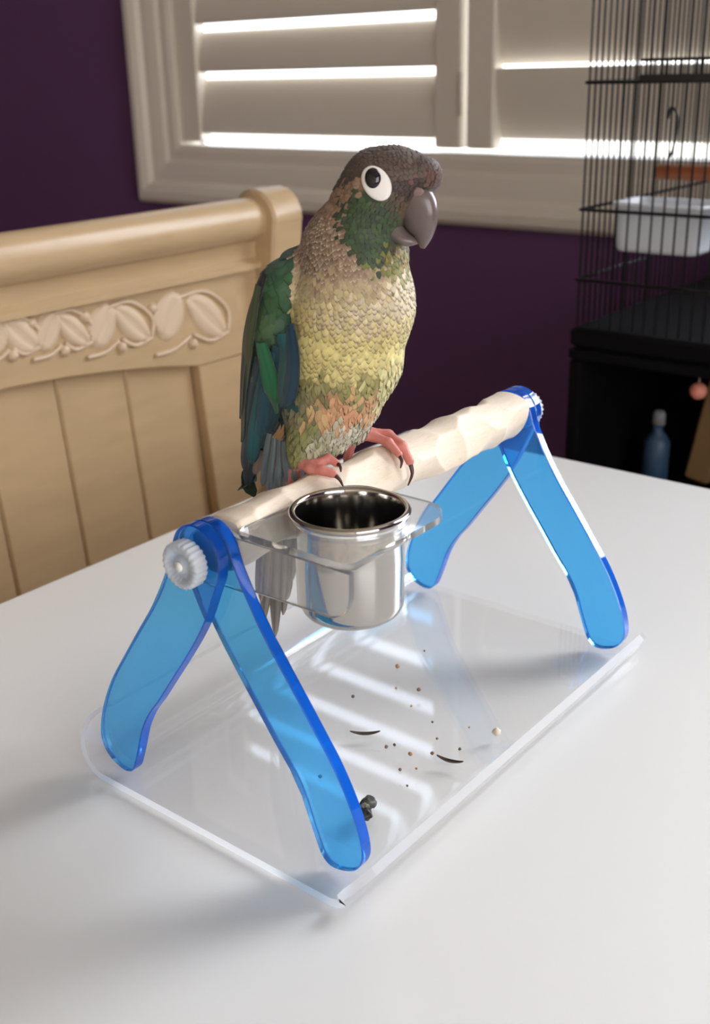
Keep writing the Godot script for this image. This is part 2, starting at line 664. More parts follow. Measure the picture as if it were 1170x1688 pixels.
	for l in leaves:
		s = Soup.new()
		var rows := []
		var an := deg_to_rad(l[4])
		for i in 11:
			var k := i / 10.0
			var row := PackedVector3Array()
			var wd: float = l[3] * pow(sin(PI * clampf(0.04 + 0.92 * k, 0, 1)), 0.75) * (1.08 if l[3] > 0.0112 and absf(l[4]) < 50.0 else 1.55)
			for j in 9:
				var c := (j - 4) / 4.0
				var p := Vector2((k - 0.5) * 2.0 * l[2], c * wd)
				p = p.rotated(an)
				var h := 0.0045 * (1.0 - c * c * 0.85) - 0.0026 * exp(-c * c * 40.0) + 0.0022 * exp(-pow((absf(c) - 0.86) / 0.1, 2.0))
				h -= 0.0007 * (0.5 + 0.5 * sin(absf(c) * 12.0 - k * 26.0)) * (1.0 - absf(c))
				if absf(c) > 0.99 or i == 0 or i == 10:
					h = -0.001
				row.append(on_board.call(l[0] + p.x, l[1] + p.y, h))
			rows.append(row)
		s.grid(rows)
		var m := s.mesh(false)
		if m.surface_get_arrays(0)[Mesh.ARRAY_NORMAL][60].z < 0.0:
			for k in s.v.size() / 3:
				var q := s.v[k * 3]
				s.v[k * 3] = s.v[k * 3 + 1]
				s.v[k * 3 + 1] = q
			m = s.mesh(false)
		obj("leaf", m, ornament, fr)
	# stems: a scallop over and under the leaves
	for i in leaves.size() / 2:
		var a: Array = leaves[2 * i]
		var b: Array = leaves[2 * i + 1]
		var y: float = a[1]
		var h: float = a[2] * 0.78
		var x1: float = a[0] + a[2] * 0.80
		var x0: float = b[0] - b[2] * 0.74
		var xm: float = (a[0] + b[0]) / 2.0
		for path in [[Vector2(x1, y - h * 0.75), Vector2(x1 + 0.003, y + h * 0.1), Vector2(a[0] + 0.004, y + h * 0.95), Vector2(xm, y + h * 1.02), Vector2(b[0] - 0.002, y + h * 0.75), Vector2(x0, y - 0.1 * h)], [Vector2(x1, y - h * 0.8), Vector2(a[0], y - h * 0.98), Vector2(xm + 0.002, y - h * 0.55)], [Vector2(xm - 0.002, y - h * 0.6), Vector2(b[0] - 0.002, y - h * 0.95), Vector2(x0 - 0.006, y - h * 0.98)]]:
			s = Soup.new()
			var pts := []
			for p in spline(path, 6):
				pts.append(on_board.call(p.x, p.y, 0.0012))
			tube(s, pts, [0.0021], 8)
			obj("stem", s.mesh(), ornament, fr)
		for bead in [Vector2(xm + 0.001, y - h * 0.92), Vector2(x0 - 0.001, y + h * 0.78)]:
			s = Soup.new()
			var pr := []
			for j in 7:
				var g := PI * 0.5 * j / 6.0
				pr.append(Vector2(0.0052 * cos(g) + 0.00001, 0.0052 * sin(g)))
			lathe(s, [Vector2(0.00001, -0.001), Vector2(0.0052, -0.001)] + pr, 16, on_board.call(bead.x, bead.y, 0.0), Basis(Vector3.RIGHT, PI / 2))
			obj("bead", s.mesh(), ornament, fr)


# ---------------------------------------------------------------- cage
func build_cage() -> void:
	var x0 := 0.785
	var x1 := 1.2
	var z0 := -0.252
	var z1 := 0.2
	var yb := 0.05
	var yt := 0.95
	var t := thing("birdcage", "tall black wire birdcage with closely spaced vertical bars by the window", "birdcage", Vector3((x0 + x1) / 2, yb, (z0 + z1) / 2))
	var o := -t.position
	var s := Soup.new()
	tube(s, [Vector3(0, 0, 0), Vector3(0, yt - yb, 0)], [0.00115], 6)
	var bar := s.mesh()
	var put := func(x: float, z: float) -> void:
		var b := obj("wire", bar, black_metal, t)
		b.position = Vector3(x, yb, z) + o
	var k := 0
	while z0 + k * 0.0127 < z1 + 0.001:
		put.call(x0, z0 + k * 0.0127)
		put.call(x1, z0 + k * 0.0127)
		k += 1
	k = 1
	while x0 + k * 0.0127 < x1 - 0.001:
		put.call(x0 + k * 0.0127, z0)
		put.call(x0 + k * 0.0127, z1)
		k += 1
	for y in [0.1, 0.172, 0.295, 0.52, 0.74, 0.949]:
		s = Soup.new()
		var c := 0.0022
		tube(s, [Vector3(x0 - c, y, z0 - c) + o, Vector3(x0 - c, y, z1 + c) + o], [0.0017], 8)
		tube(s, [Vector3(x1 + c, y, z0 - c) + o, Vector3(x1 + c, y, z1 + c) + o], [0.0017], 8)
		tube(s, [Vector3(x0 - c, y, z0 - c) + o, Vector3(x1 + c, y, z0 - c) + o], [0.0017], 8)
		tube(s, [Vector3(x0 - c, y, z1 + c) + o, Vector3(x1 + c, y, z1 + c) + o], [0.0017], 8)
		obj("cross_bar", s.mesh(), black_metal, t)
	# door sill with a comb of short pins
	s = Soup.new()
	box(s, Vector3(x0 - 0.004, 0.298, -0.152) + o, Vector3(0.006, 0.007, 0.09), 0.001)
	for j in 12:
		tube(s, [Vector3(x0 - 0.004, 0.298, -0.19 + j * 0.007) + o, Vector3(x0 - 0.004, 0.313, -0.19 + j * 0.007) + o], [0.0009], 5)
	box(s, Vector3(x0 - 0.004, 0.3145, -0.152) + o, Vector3(0.004, 0.003, 0.09), 0.0008)
	obj("door_sill", s.mesh(), black_metal, t)
	# door hooks
	for q in [-0.165, -0.12]:
		s = Soup.new()
		var pts := []
		for p in spline([Vector3(x0 - 0.004, 0.262, q), Vector3(x0 - 0.006, 0.272, q + 0.004), Vector3(x0 - 0.006, 0.262, q + 0.011), Vector3(x0 - 0.004, 0.236, q + 0.008), Vector3(x0 - 0.004, 0.225, q + 0.004)], 6):
			pts.append(p + o)
		tube(s, pts, [0.0014], 6)
		obj("door_hook", s.mesh(), black_metal, t)
	# base tray and the wide black stand under it
	s = Soup.new()
	box(s, Vector3((x0 + x1) / 2, yb - 0.012, (z0 + z1) / 2) + o, Vector3(x1 - x0 + 0.012, 0.022, z1 - z0 + 0.012), 0.004)
	obj("base_tray", s.mesh(), black_plastic, t)
	# feeder, perch
	var f := thing("feeder_cup", "translucent white plastic feeder box hooked inside the birdcage front", "feeder", Vector3(x0 + 0.038, 0.131, -0.176))
	s = Soup.new()
	var outer := rounded_rect(0.06, 0.096, 0.012)
	var rows := []
	for q in [[0.0, 0.86, -0.004], [0.0, 0.90, 0.0], [0.004, 0.94, 0.0], [0.045, 1.0, 0.0], [0.045, 1.06, 0.0], [0.049, 1.06, 0.0], [0.049, 0.94, 0.0], [0.006, 0.88, 0.0], [0.004, 0.8, 0.0]]:
		var row := PackedVector3Array()
		for p in outer:
			row.append(Vector3(p.x * q[1], q[0], p.y * q[1]))
		rows.append(row)
	s.grid(rows, true)
	s.fan(rows[0], true)
	s.fan(rows[rows.size() - 1])
	var milky := mat(c8(222, 226, 232), 0.3)
	milky.backlight_enabled = true
	milky.backlight = Color(0.7, 0.7, 0.7)
	obj("box", s.mesh(), milky, f)
	var r := thing("cage_perch", "brown wooden dowel perch across the inside of the birdcage", "perch", Vector3(x0 + 0.055, 0.207, -0.197))
	s = Soup.new()
	tube(s, [Vector3(0, 0, 0), Vector3(0, 0, 0.36)], [0.0075], 14)
	obj("dowel", s.mesh(), mat(c8(176, 104, 62), 0.6), r)
	# stand
	var st := thing("cage_stand", "black open-fronted stand carrying the birdcage beyond the table", "stand", Vector3((x0 + x1) / 2, -0.75, (z0 + z1) / 2))
	var p0 := -st.position
	for q in [[Vector3((x0 + x1) / 2, 0.02, (z0 + z1) / 2), Vector3(x1 - x0 + 0.012, 0.012, z1 - z0 + 0.012), "top_board"], [Vector3((x0 + x1) / 2, -0.368, z0 + 0.002), Vector3(x1 - x0 + 0.01, 0.763, 0.014), "side_panel"], [Vector3((x0 + x1) / 2, -0.368, z1 - 0.002), Vector3(x1 - x0 + 0.01, 0.763, 0.014), "side_panel"], [Vector3(x1 - 0.004, -0.368, (z0 + z1) / 2), Vector3(0.012, 0.763, z1 - z0 - 0.02), "back_panel"], [Vector3((x0 + x1) / 2, -0.158, (z0 + z1) / 2), Vector3(x1 - x0 - 0.025, 0.014, z1 - z0 - 0.02), "shelf"]]:
		obj(q[2], box_mesh(q[0] + p0, q[1], 0.002), black_plastic, st)
	# things kept on the shelf
	var bt := thing("spray_bottle", "small pale blue bottle with a white cap in the dark stand", "bottle", Vector3(0.90, -0.151, -0.2))
	s = Soup.new()
	lathe(s, [Vector2(0.00001, 0.0), Vector2(0.013, 0.0), Vector2(0.015, 0.003), Vector2(0.015, 0.048), Vector2(0.011, 0.056), Vector2(0.006, 0.062), Vector2(0.006, 0.07), Vector2(0.00001, 0.07)], 24)
	obj("body", s.mesh(), mat(c8(58, 84, 112), 0.4), bt)
	s = Soup.new()
	lathe(s, [Vector2(0.00001, 0.07), Vector2(0.0075, 0.07), Vector2(0.0075, 0.082), Vector2(0.005, 0.087), Vector2(0.00001, 0.087)], 20)
	obj("cap", s.mesh(), mat(c8(140, 140, 146), 0.5), bt)
	var bd := thing("wooden_board", "tan wooden board leaning inside the dark cage stand", "board", Vector3(0.92, -0.151, -0.145))
	s = Soup.new()
	box(s, Vector3(0, 0.068, 0), Vector3(0.012, 0.13, 0.03), 0.003, Basis(Vector3.RIGHT, 0.16))
	obj("slab", s.mesh(), mat(c8(140, 108, 70), 0.7), bd)
	var bl := thing("toy_ball", "small pinkish wooden ball hanging under the cage floor", "toy", Vector3(0.80, -0.005, -0.117))
	s = Soup.new()
	var pr := []
	for j in 13:
		var g := -PI / 2 + PI * j / 12.0
		pr.append(Vector2(0.009 * cos(g) + 0.00001, 0.009 * sin(g)))
	lathe(s, pr, 20)
	obj("bead", s.mesh(), mat(c8(206, 130, 110), 0.5), bl)
	s = Soup.new()
	tube(s, [Vector3(0, 0.0085, 0), Vector3(0, 0.0195, 0)], [0.0008], 6)
	obj("cord", s.mesh(), mat(c8(180, 170, 160), 0.8), bl)


func rounded_rect(w: float, h: float, r: float, seg := 6) -> Array:
	var out := []
	for q in [[1, 1, 0.0], [-1, 1, 90.0], [-1, -1, 180.0], [1, -1, 270.0]]:
		for i in seg + 1:
			var a := deg_to_rad(q[2] + 90.0 * i / seg)
			out.append(Vector2(q[0] * (w / 2 - r) + cos(a) * r, q[1] * (h / 2 - r) + sin(a) * r))
	return out


# ---------------------------------------------------------------- the perch stand
const HUB := Vector2(-0.001, 0.1317)

func leg_outline() -> Array:
	# one S-curved leg with its round hub, in (outwards, up)
	var outer := [Vector2(0.0155, 0.128), Vector2(0.0220, 0.115), Vector2(0.0310, 0.100), Vector2(0.0430, 0.0835), Vector2(0.0545, 0.0675), Vector2(0.0645, 0.053), Vector2(0.0720, 0.0385), Vector2(0.0765, 0.026), Vector2(0.0775, 0.016), Vector2(0.0735, 0.0085), Vector2(0.0665, 0.0048), Vector2(0.0600, 0.0042)]
	var inner := [Vector2(0.0555, 0.0075), Vector2(0.0525, 0.014), Vector2(0.0495, 0.022), Vector2(0.0455, 0.033), Vector2(0.0395, 0.0435), Vector2(0.0320, 0.053), Vector2(0.0230, 0.0655), Vector2(0.0135, 0.0785), Vector2(0.0045, 0.0915), Vector2(-0.0030, 0.104), Vector2(-0.0085, 0.116), Vector2(-0.0122, 0.124)]
	var pts := outer + inner
	for i in 9:
		var a := deg_to_rad(200.0 - 22.5 * i)
		pts.append(Vector2(cos(a) * 0.0136, sin(a) * 0.0136) + HUB * Vector2(0, 1))
	return spline(pts, 4, true)


func build_stand() -> void:
	var t := thing("perch_stand", "tabletop bird perch of clear tray, blue acrylic legs and wooden dowel", "bird perch", Vector3(0.115, 0, 0))
	var o := -t.position
	# tray: a sheet bent up along both long sides
	var th := 0.0038
	var path := []          # (z, y) of the lower face
	for i in 5:
		path.append(Vector2(0.0865, 0.0155).lerp(Vector2(0.0765, 0.0045), i / 5.0))
	for i in 7:
		var a := deg_to_rad(-42.0 - 48.0 * i / 6.0)
		path.append(Vector2(0.0705 + 0.0125 * cos(a), 0.0127 + 0.0125 * sin(a)))
	for i in range(1, 12):
		path.append(Vector2(0.0705, 0.0002).lerp(Vector2(-0.0695, 0.0002), i / 12.0))
	for i in 11:
		var a := deg_to_rad(-90.0 - 88.0 * i / 10.0)
		path.append(Vector2(-0.0695 + 0.0145 * cos(a), 0.0147 + 0.0145 * sin(a)))
	for i in range(1, 11):
		path.append(Vector2(-0.0840, 0.0152).lerp(Vector2(-0.0842, 0.0285), i / 10.0))
	var s := Soup.new()
	var along := [0.0]
	for i in range(1, path.size()):
		along.append(along[i - 1] + path[i].distance_to(path[i - 1]))
	var total: float = along[along.size() - 1]
	var lows := []
	var tops := []
	for i in path.size():
		var d: Vector2 = (path[mini(i + 1, path.size() - 1)] - path[maxi(i - 1, 0)]).normalized()
		var nn := Vector2(d.y, -d.x)
		if nn.y < 0.0 and absf(d.x) > 0.5:
			nn = -nn
		nn = Vector2(d.y, -d.x)
		var q: Vector2 = path[i] + nn * th
		var e0: float = minf(along[i], total - along[i])
		var rad := 0.011
		var cut := 0.0
		if e0 < rad:
			cut = rad - sqrt(rad * rad - (rad - e0) * (rad - e0))
		lows.append([Vector3(-0.0205 + cut, path[i].y, path[i].x) + o, Vector3(0.2435 - cut, path[i].y, path[i].x) + o])
		tops.append([Vector3(-0.0205 + cut, q.y, q.x) + o, Vector3(0.2435 - cut, q.y, q.x) + o])
	for i in path.size() - 1:
		s.group = 1
		s.quad(lows[i][0], lows[i][1], lows[i + 1][1], lows[i + 1][0])
		s.group = 2
		s.quad(tops[i][1], tops[i][0], tops[i + 1][0], tops[i + 1][1])
		s.surface = 1
		s.group = 3
		s.quad(lows[i][0], lows[i + 1][0], tops[i + 1][0], tops[i][0])
		s.group = 4
		s.surface = 0
		s.quad(lows[i][1], tops[i][1], tops[i + 1][1], lows[i + 1][1])
		s.surface = 0
	var z := path.size() - 1
	s.surface = 1
	s.group = 5
	s.quad(lows[0][0], tops[0][0], tops[0][1], lows[0][1])
	s.group = 6
	s.quad(lows[z][0], lows[z][1], tops[z][1], tops[z][0])
	tag_part(obj("tray", s.mesh(), [clear_sheet, frosted_edge], t), "clear acrylic tray with bent-up long edges")
	# legs: in each frame the back leg lies outside the front leg
	var out := leg_outline()
	for q in [[-0.0060, -0.0002, 1.0], [-0.0124, -0.0066, -1.0], [0.2282, 0.2340, 1.0], [0.2346, 0.2404, -1.0]]:
		s = Soup.new()
		var dirn: float = q[2]
		plate(s, out, func(p: Vector2, d: float) -> Vector3: return Vector3(d, p.y, p.x * dirn + HUB.x * (1.0 - 0.0)) + o, q[0], q[1], 0.0005, 1)
		tag_part(obj("leg", s.mesh(), [blue_face, blue_edge], t), "blue acrylic leg")
	# wooden dowel, hand gouged
	tag_part(obj("dowel", dowel_mesh(o), wood, t), "pale gouged wooden dowel")
	# knurled clear thumb screws with their bolts
	for q in [[-0.0128, -1.0], [0.2408, 1.0]]:
		s = Soup.new()
		var sg: float = q[1]
		var turn := Basis(Vector3(0, 0, 1), -sg * PI / 2)
		lathe(s, [Vector2(0.00001, 0.0), Vector2(0.0062, 0.0), Vector2(0.0062, 0.0012), Vector2(0.0090, 0.0016), Vector2(0.0098, 0.0028), Vector2(0.0098, 0.0078), Vector2(0.0090, 0.0088), Vector2(0.0068, 0.0088), Vector2(0.0062, 0.0070), Vector2(0.0034, 0.0070), Vector2(0.0032, 0.0086), Vector2(0.0014, 0.0086), Vector2(0.0012, 0.0074), Vector2(0.00001, 0.0074)], 96, Vector3(q[0], HUB.y - 0.001, HUB.x) + o, turn, 2, 0.0003)
		var frosted := glass(c8(236, 242, 248), 0.3)
		frosted.albedo_color.a = 0.45
		tag_part(obj("thumb_screw", s.mesh(), frosted, t), "clear knurled thumb screw")
		s = Soup.new()
		tube(s, [Vector3(q[0] + sg * 0.0070, HUB.y - 0.001, HUB.x) + o, Vector3(q[0] + sg * 0.0094, HUB.y - 0.001, HUB.x) + o], [0.0021], 16)
		obj("bolt", s.mesh(), mat(c8(228, 228, 226), 0.4), t)
	# clear cup holder: a side plate on the bolt and a ledge with a round hole
	s = Soup.new()
	var side := []
	for i in 9:
		var a := deg_to_rad(90.0 + 22.5 * i)
		side.append(Vector2(-0.001 + 0.0128 * cos(a), 0.1287 + 0.0128 * sin(a)))
	for i in 7:
		var a := deg_to_rad(-85.0 + 85.0 * i / 6.0)
		side.append(Vector2(0.0565 + 0.0118 * cos(a), 0.1285 + 0.0118 * sin(a)))
	side.append(Vector2(0.0683, 0.1382))
	side.append(Vector2(0.0105, 0.1382))
	plate(s, side, func(p: Vector2, d: float) -> Vector3: return Vector3(d, p.y, p.x) + o, 0.0004, 0.0034, 0.0004)
	var hold := obj("cup_holder", s.mesh(), clear, t)
	tag_part(hold, "clear acrylic bracket that holds the cup")
	s = Soup.new()
	var c := Vector2(0.041, 0.0360)
	var x0 := 0.0006
	var x1 := 0.0720
	var z0 := 0.0095
	var z1 := 0.0683
	var rings := [PackedVector3Array(), PackedVector3Array(), PackedVector3Array(), PackedVector3Array()]
	for i in 96:
		var a := TAU * i / 96.0
		var dd := Vector2(cos(a), sin(a))
		var far := 1.0
		var fx := (maxf(x1 - c.x, 0.0) if dd.x > 0.0 else c.x - x0) / maxf(absf(dd.x), 0.0001)
		var fz := (maxf(z1 - c.y, 0.0) if dd.y > 0.0 else c.y - z0) / maxf(absf(dd.y), 0.0001)
		far = minf(fx, fz)
		# rounded outer corners
		var p := c + dd * far
		for cn in [Vector3(x1, z1, 0.016), Vector3(x1, z0, 0.016), Vector3(x0, z1, 0.003), Vector3(x0, z0, 0.003)]:
			var cc := Vector2(cn.x - signf(cn.x - c.x) * cn.z, cn.y - signf(cn.y - c.y) * cn.z)
			if (p.x - cc.x) * signf(cn.x - c.x) > 0.0 and (p.y - cc.y) * signf(cn.y - c.y) > 0.0:
				var m := c - cc
				var bq := m.dot(dd)
				var disc: float = bq * bq - (m.dot(m) - cn.z * cn.z)
				if disc > 0.0:
					p = c + dd * (-bq + sqrt(disc))
		var h := c + dd * 0.0243
		rings[0].append(Vector3(h.x, 0.1385, h.y) + o)
		rings[1].append(Vector3(p.x, 0.1385, p.y) + o)
		rings[2].append(Vector3(p.x, 0.1415, p.y) + o)
		rings[3].append(Vector3(h.x, 0.1415, h.y) + o)
	for i in 4:
		s.group = i + 1
		s.grid([rings[i], rings[(i + 1) % 4]], true)
	var ledge := obj("ledge", s.mesh(), clear, hold)
	tag_part(ledge, "flat clear ledge with a round hole for the cup")


func tag_part(o: Node, label: String) -> void:
	o.set_meta("label", label)


func dowel_mesh(o: Vector3) -> ArrayMesh:
	var s := Soup.new()
	var gouges := []
	var r := RandomNumberGenerator.new()
	r.seed = 77
	for i in 11:
		for j in 4:
			gouges.append([0.006 + 0.0212 * i + r.randf_range(-0.004, 0.004), TAU * (j + 0.5 * (i % 2)) / 4.0 + r.randf_range(-0.3, 0.3) + i * 0.35, r.randf_range(0.017, 0.024), r.randf_range(0.95, 1.3), r.randf_range(0.0030, 0.0044)])
	var rows := []
	var n := 260
	for i in n + 1:
		var x := 0.0038 + (0.2280 - 0.0038) * i / n
		var row := PackedVector3Array()
		for j in 96:
			var a := TAU * j / 96.0
			var deep := 0.0
			for g in gouges:
				var dx: float = (x - g[0]) / g[2]
				if absf(dx) > 1.0:
					continue
				var da: float = angle_difference(a, g[1]) / g[3]
				var k := 1.0 - dx * dx - da * da
				if k > 0.0:
					deep = maxf(deep, g[4] * k)
			var end := clampf(minf(x - 0.0038, 0.228 - x) / 0.003, 0.0, 1.0)
			var rad := (0.0150 - deep) * (0.9 + 0.1 * sqrt(1.0 - (1.0 - end) * (1.0 - end)))
			row.append(Vector3(x, 0.1325 + rad * cos(a), rad * sin(a) - 0.0005) + o)
		rows.append(row)
	s.grid(rows, true, 0.5, 2.0)
	s.group = 2
	s.fan(rows[0], true)
	s.fan(rows[n])
	return s.mesh()


# ---------------------------------------------------------------- steel cup
func build_cup() -> void:
	var t := thing("steel_cup", "polished stainless steel cup with rolled rim set in the clear holder", "cup", Vector3(0.041, 0.0965, 0.036))
	var prof := [Vector2(0.00001, 0.0), Vector2(0.0150, 0.0)]
	for i in 7:
		var a := deg_to_rad(-90.0 + 15.0 * i)
		prof.append(Vector2(0.0160 + 0.0062 * cos(a), 0.0062 + 0.0062 * sin(a)))
	prof += [Vector2(0.0224, 0.028), Vector2(0.0225, 0.0435)]
	for i in 13:                                   # rolled rim
		var a := deg_to_rad(230.0 - 24.0 * i + 0.0)
		prof.append(Vector2(0.0240 + 0.0015 * cos(deg_to_rad(-120.0 + 25.0 * i)), 0.0466 + 0.0015 * sin(deg_to_rad(-120.0 + 25.0 * i))))
	prof += [Vector2(0.0220, 0.0440), Vector2(0.0217, 0.028), Vector2(0.0214, 0.008), Vector2(0.0190, 0.0022), Vector2(0.0150, 0.0009), Vector2(0.00001, 0.0009)]
	var s := Soup.new()
	lathe(s, prof, 96)
	obj("bowl", s.mesh(), steel, t)


# ---------------------------------------------------------------- crumbs
func build_debris() -> void:
	var y := 0.0040
	# split seed hulls
	for q in [[0.0800, 0.0100, -53.0, "slender grey seed hull lying left of the other on the tray", 0.0150], [0.0857, 0.0569, -77.0, "dark brown seed hull lying nearest the tray's front edge", 0.0135]]:
		var t := thing("seed_hull", q[3], "seed hull", Vector3(q[0], y, q[1]), "split seed hulls on the tray")
		t.rotation_degrees.y = q[2]
		var s := Soup.new()
		var rows := []
		for i in 13:
			var k := i / 12.0
			var row := PackedVector3Array()
			var w := 0.0011 * pow(sin(PI * (0.06 + 0.88 * k)), 0.7)
			for j in 9:
				var a := PI + PI * j / 8.0
				row.append(Vector3((k - 0.5) * q[4], 0.0012 + w * sin(a) + 0.0012 * pow(k * 2 - 1, 2.0), w * cos(a)))
			for j in 9:
				var a := TAU - PI * j / 8.0
				row.append(Vector3((k - 0.5) * q[4], 0.0014 + w * 0.8 * sin(a) + 0.0012 * pow(k * 2 - 1, 2.0), w * 0.8 * cos(a)))
			rows.append(row)
		s.grid(rows, true)
		s.fan(rows[0], true)
		s.fan(rows[12])
		obj("shell", s.mesh(), mat(c8(82, 70, 62), 0.6), t)
	# dropping beside the front left foot
	var d := thing("bird_dropping", "dark crumpled dropping stuck beside the near blue foot on the tray", "dropping", Vector3(0.0310, y, 0.0480))
	var nz := FastNoiseLite.new()
	nz.seed = 5
	nz.frequency = 160.0
	for q in [[Vector3(0.003, 0.0028, 0.0), 0.0036, c8(70, 70, 62)], [Vector3(-0.003, 0.0022, 0.0035), 0.0029, c8(34, 32, 30)], [Vector3(-0.001, 0.0038, 0.001), 0.0021, c8(104, 102, 92)]]:
		var s := Soup.new()
		var rows := []
		for i in 11:
			var e := -PI / 2 + PI * i / 10.0
			var row := PackedVector3Array()
			for j in 16:
				var a := TAU * j / 16.0
				var p := Vector3(cos(e) * cos(a), sin(e) * 0.8, cos(e) * sin(a))
				row.append(q[0] + p * q[1] * (1.0 + 0.7 * nz.get_noise_3dv(q[0] + p * 0.006)))
			rows.append(row)
		s.grid(rows, true)
		obj("lump", s.mesh(), mat(q[2], 0.5), d)
	# crumbs
	var spots := [[0.1429, -0.0167, 0.0013], [0.130, 0.007, 0.0011], [0.104, -0.017, 0.0009], [0.1245, -0.004, 0.0007], [0.077, 0.0255, 0.001], [0.081, 0.0275, 0.0008], [0.079, 0.0385, 0.0011], [0.086, 0.0465, 0.0009], [0.097, 0.055, 0.0008], [0.116, 0.048, 0.0006], [0.066, 0.042, 0.0008], [0.109, 0.0305, 0.0006], [0.115, 0.013, 0.0006], [0.058, 0.052, 0.0006], [0.042, 0.0155, 0.001], [0.0715, 0.0475, 0.0006], [0.098, 0.041, 0.0007], [0.167, -0.0155, 0.0006], [0.1185, 0.0625, 0.0022]]
	var where := ["behind the other crumbs near the cup's shadow", "right of the cup's shadow", "left of the tray's middle", "alone in the tray's middle", "between the two seed hulls", "among the crumbs between the hulls", "left of the dark seed hull", "just in front of the dark hull", "beside the front lip near the dark hull", "nearest the far front lip", "towards the near blue foot", "right of the seed hulls", "far right of the slender hull", "next to the dropping", "seen just left of the near blue leg", "in front of the crumb cluster", "just behind the dark hull", "towards the far blue frame", "pale and largest, against the front lip"]
	for i in spots.size():
		var q: Array = spots[i]
		var s := Soup.new()
		var rows := []
		var sx := rng.randf_range(0.8, 1.3)
		for k in 6:
			var e := -PI / 2 + PI * k / 5.0
			var row := PackedVector3Array()
			for j in 9:
				var a := TAU * j / 9.0
				var rr: float = q[2] * rng.randf_range(0.75, 1.15)
				row.append(Vector3(cos(e) * cos(a) * rr * sx, q[2] + sin(e) * q[2] * 0.95, cos(e) * sin(a) * rr))
			rows.append(row)
		s.grid(rows, true)
		var c: Color = [c8(168, 136, 100), c8(126, 104, 84), c8(90, 74, 60)][i % 3]
		if i == spots.size() - 1:
			c = c8(232, 222, 200)
		var m := obj("crumb", s.mesh(), mat(c, 0.7))
		m.position = Vector3(q[0], y, q[1])
		tag(m, "tiny food crumb on the clear tray, " + where[i], "crumb", "food crumbs on the tray")


# ---------------------------------------------------------------- parrot
# built in millimetres in its own axes: x to the camera's right, y up, z towards the camera; stands on the dowel
var caps := []
var seen_from := Vector3.ZERO


func fill_caps() -> void:
	caps = [
		[Vector3(2.2, 93.0, 2.0), 22.3, Vector3(8.5, 108.0, 8.0), 13.8],
		[Vector3(5.5, 113.0, 4.0), 13.5, Vector3(2.2, 99.0, 2.0), 18.5],
		[Vector3(7.0, 107.5, 6.5), 14.6, Vector3(14.2, 119.2, 8.0), 16.8],
		[Vector3(14.2, 119.2, 8.0), 16.8, Vector3(21.5, 122.3, 11.0), 12.2],
		[Vector3(19.5, 125.0, 10.0), 11.0, Vector3(30.6, 124.9, 15.2), 7.4],
		[Vector3(2.2, 93.0, 2.0), 22.5, Vector3(0.0, 71.0, 0.0), 27.0],
		[Vector3(0.0, 71.0, 0.0), 27.0, Vector3(-5.4, 48.0, -2.0), 27.0],
		[Vector3(-5.4, 48.0, -2.0), 27.0, Vector3(-11.0, 29.0, -6.0), 23.5],
		[Vector3(-11.0, 29.0, -6.0), 23.5, Vector3(-16.0, 13.0, -9.0), 15.5],
		[Vector3(-16.0, 13.0, -9.0), 15.5, Vector3(-23.0, 2.0, -18.0), 10.0],
		[Vector3(-23.0, 2.0, -18.0), 10.0, Vector3(-31.0, -14.0, -28.0), 6.5],
		[Vector3(-17.0, 19.0, 6.0), 14.0, Vector3(-23.0, 9.0, 13.0), 7.0],
		[Vector3(-23.0, 9.0, 13.0), 7.0, Vector3(-25.5, 4.5, 16.0), 3.4],
		[Vector3(-2.0, 21.0, -10.0), 12.0, Vector3(0.0, 11.0, -14.0), 6.5],
		[Vector3(0.0, 11.0, -14.0), 6.5, Vector3(1.0, 5.0, -15.5), 3.4],
		[Vector3(-23.5, 91.3, 2.0), 4.8, Vector3(-29.7, 79.9, 3.0), 9.6],
		[Vector3(-29.7, 79.9, 3.0), 9.6, Vector3(-34.5, 60.8, 0.0), 10.7],
		[Vector3(-34.5, 60.8, 0.0), 10.7, Vector3(-37.6, 40.1, -6.0), 10.2],
		[Vector3(-37.6, 40.1, -6.0), 10.2, Vector3(-42.0, 17.8, -14.0), 7.5],
		[Vector3(-42.0, 17.8, -14.0), 7.5, Vector3(-48.9, -5.0, -20.0), 3.5],
		[Vector3(-48.9, -5.0, -20.0), 3.5, Vector3(-52.9, -18.4, -23.0), 1.6],
		[Vector3(-4.0, 91.3, -21.9), 4.8, Vector3(-4.3, 79.9, -28.2), 9.6],
		[Vector3(-4.3, 79.9, -28.2), 9.6, Vector3(-8.2, 60.8, -32.3), 10.7],
		[Vector3(-8.2, 60.8, -32.3), 10.7, Vector3(-14.7, 40.1, -34.1), 10.2],
		[Vector3(-14.7, 40.1, -34.1), 10.2, Vector3(-23.5, 17.8, -36.8), 7.5],
		[Vector3(-23.5, 17.8, -36.8), 7.5, Vector3(-30.7, -5.0, -42.3), 3.5],
		[Vector3(-30.7, -5.0, -42.3), 3.5, Vector3(-34.5, -18.4, -45.6), 1.6],
	]


func sdf(p: Vector3) -> float:
	var m := 1e9
	for c in caps:
		var a: Vector3 = c[0]
		var ab: Vector3 = c[4]
		var t := clampf((p - a).dot(ab) * float(c[5]), 0.0, 1.0)
		var d := (p - a - ab * t).length() - lerpf(c[1], c[3], t)
		var h := maxf(4.0 - absf(m - d), 0.0) / 4.0
		m = minf(m, d) - h * h
	return m


func sdf_normal(p: Vector3) -> Vector3:
	var e := 0.4
	return Vector3(sdf(p + Vector3(e, 0, 0)) - sdf(p - Vector3(e, 0, 0)), sdf(p + Vector3(0, e, 0)) - sdf(p - Vector3(0, e, 0)), sdf(p + Vector3(0, 0, e)) - sdf(p - Vector3(0, 0, e))).normalized()


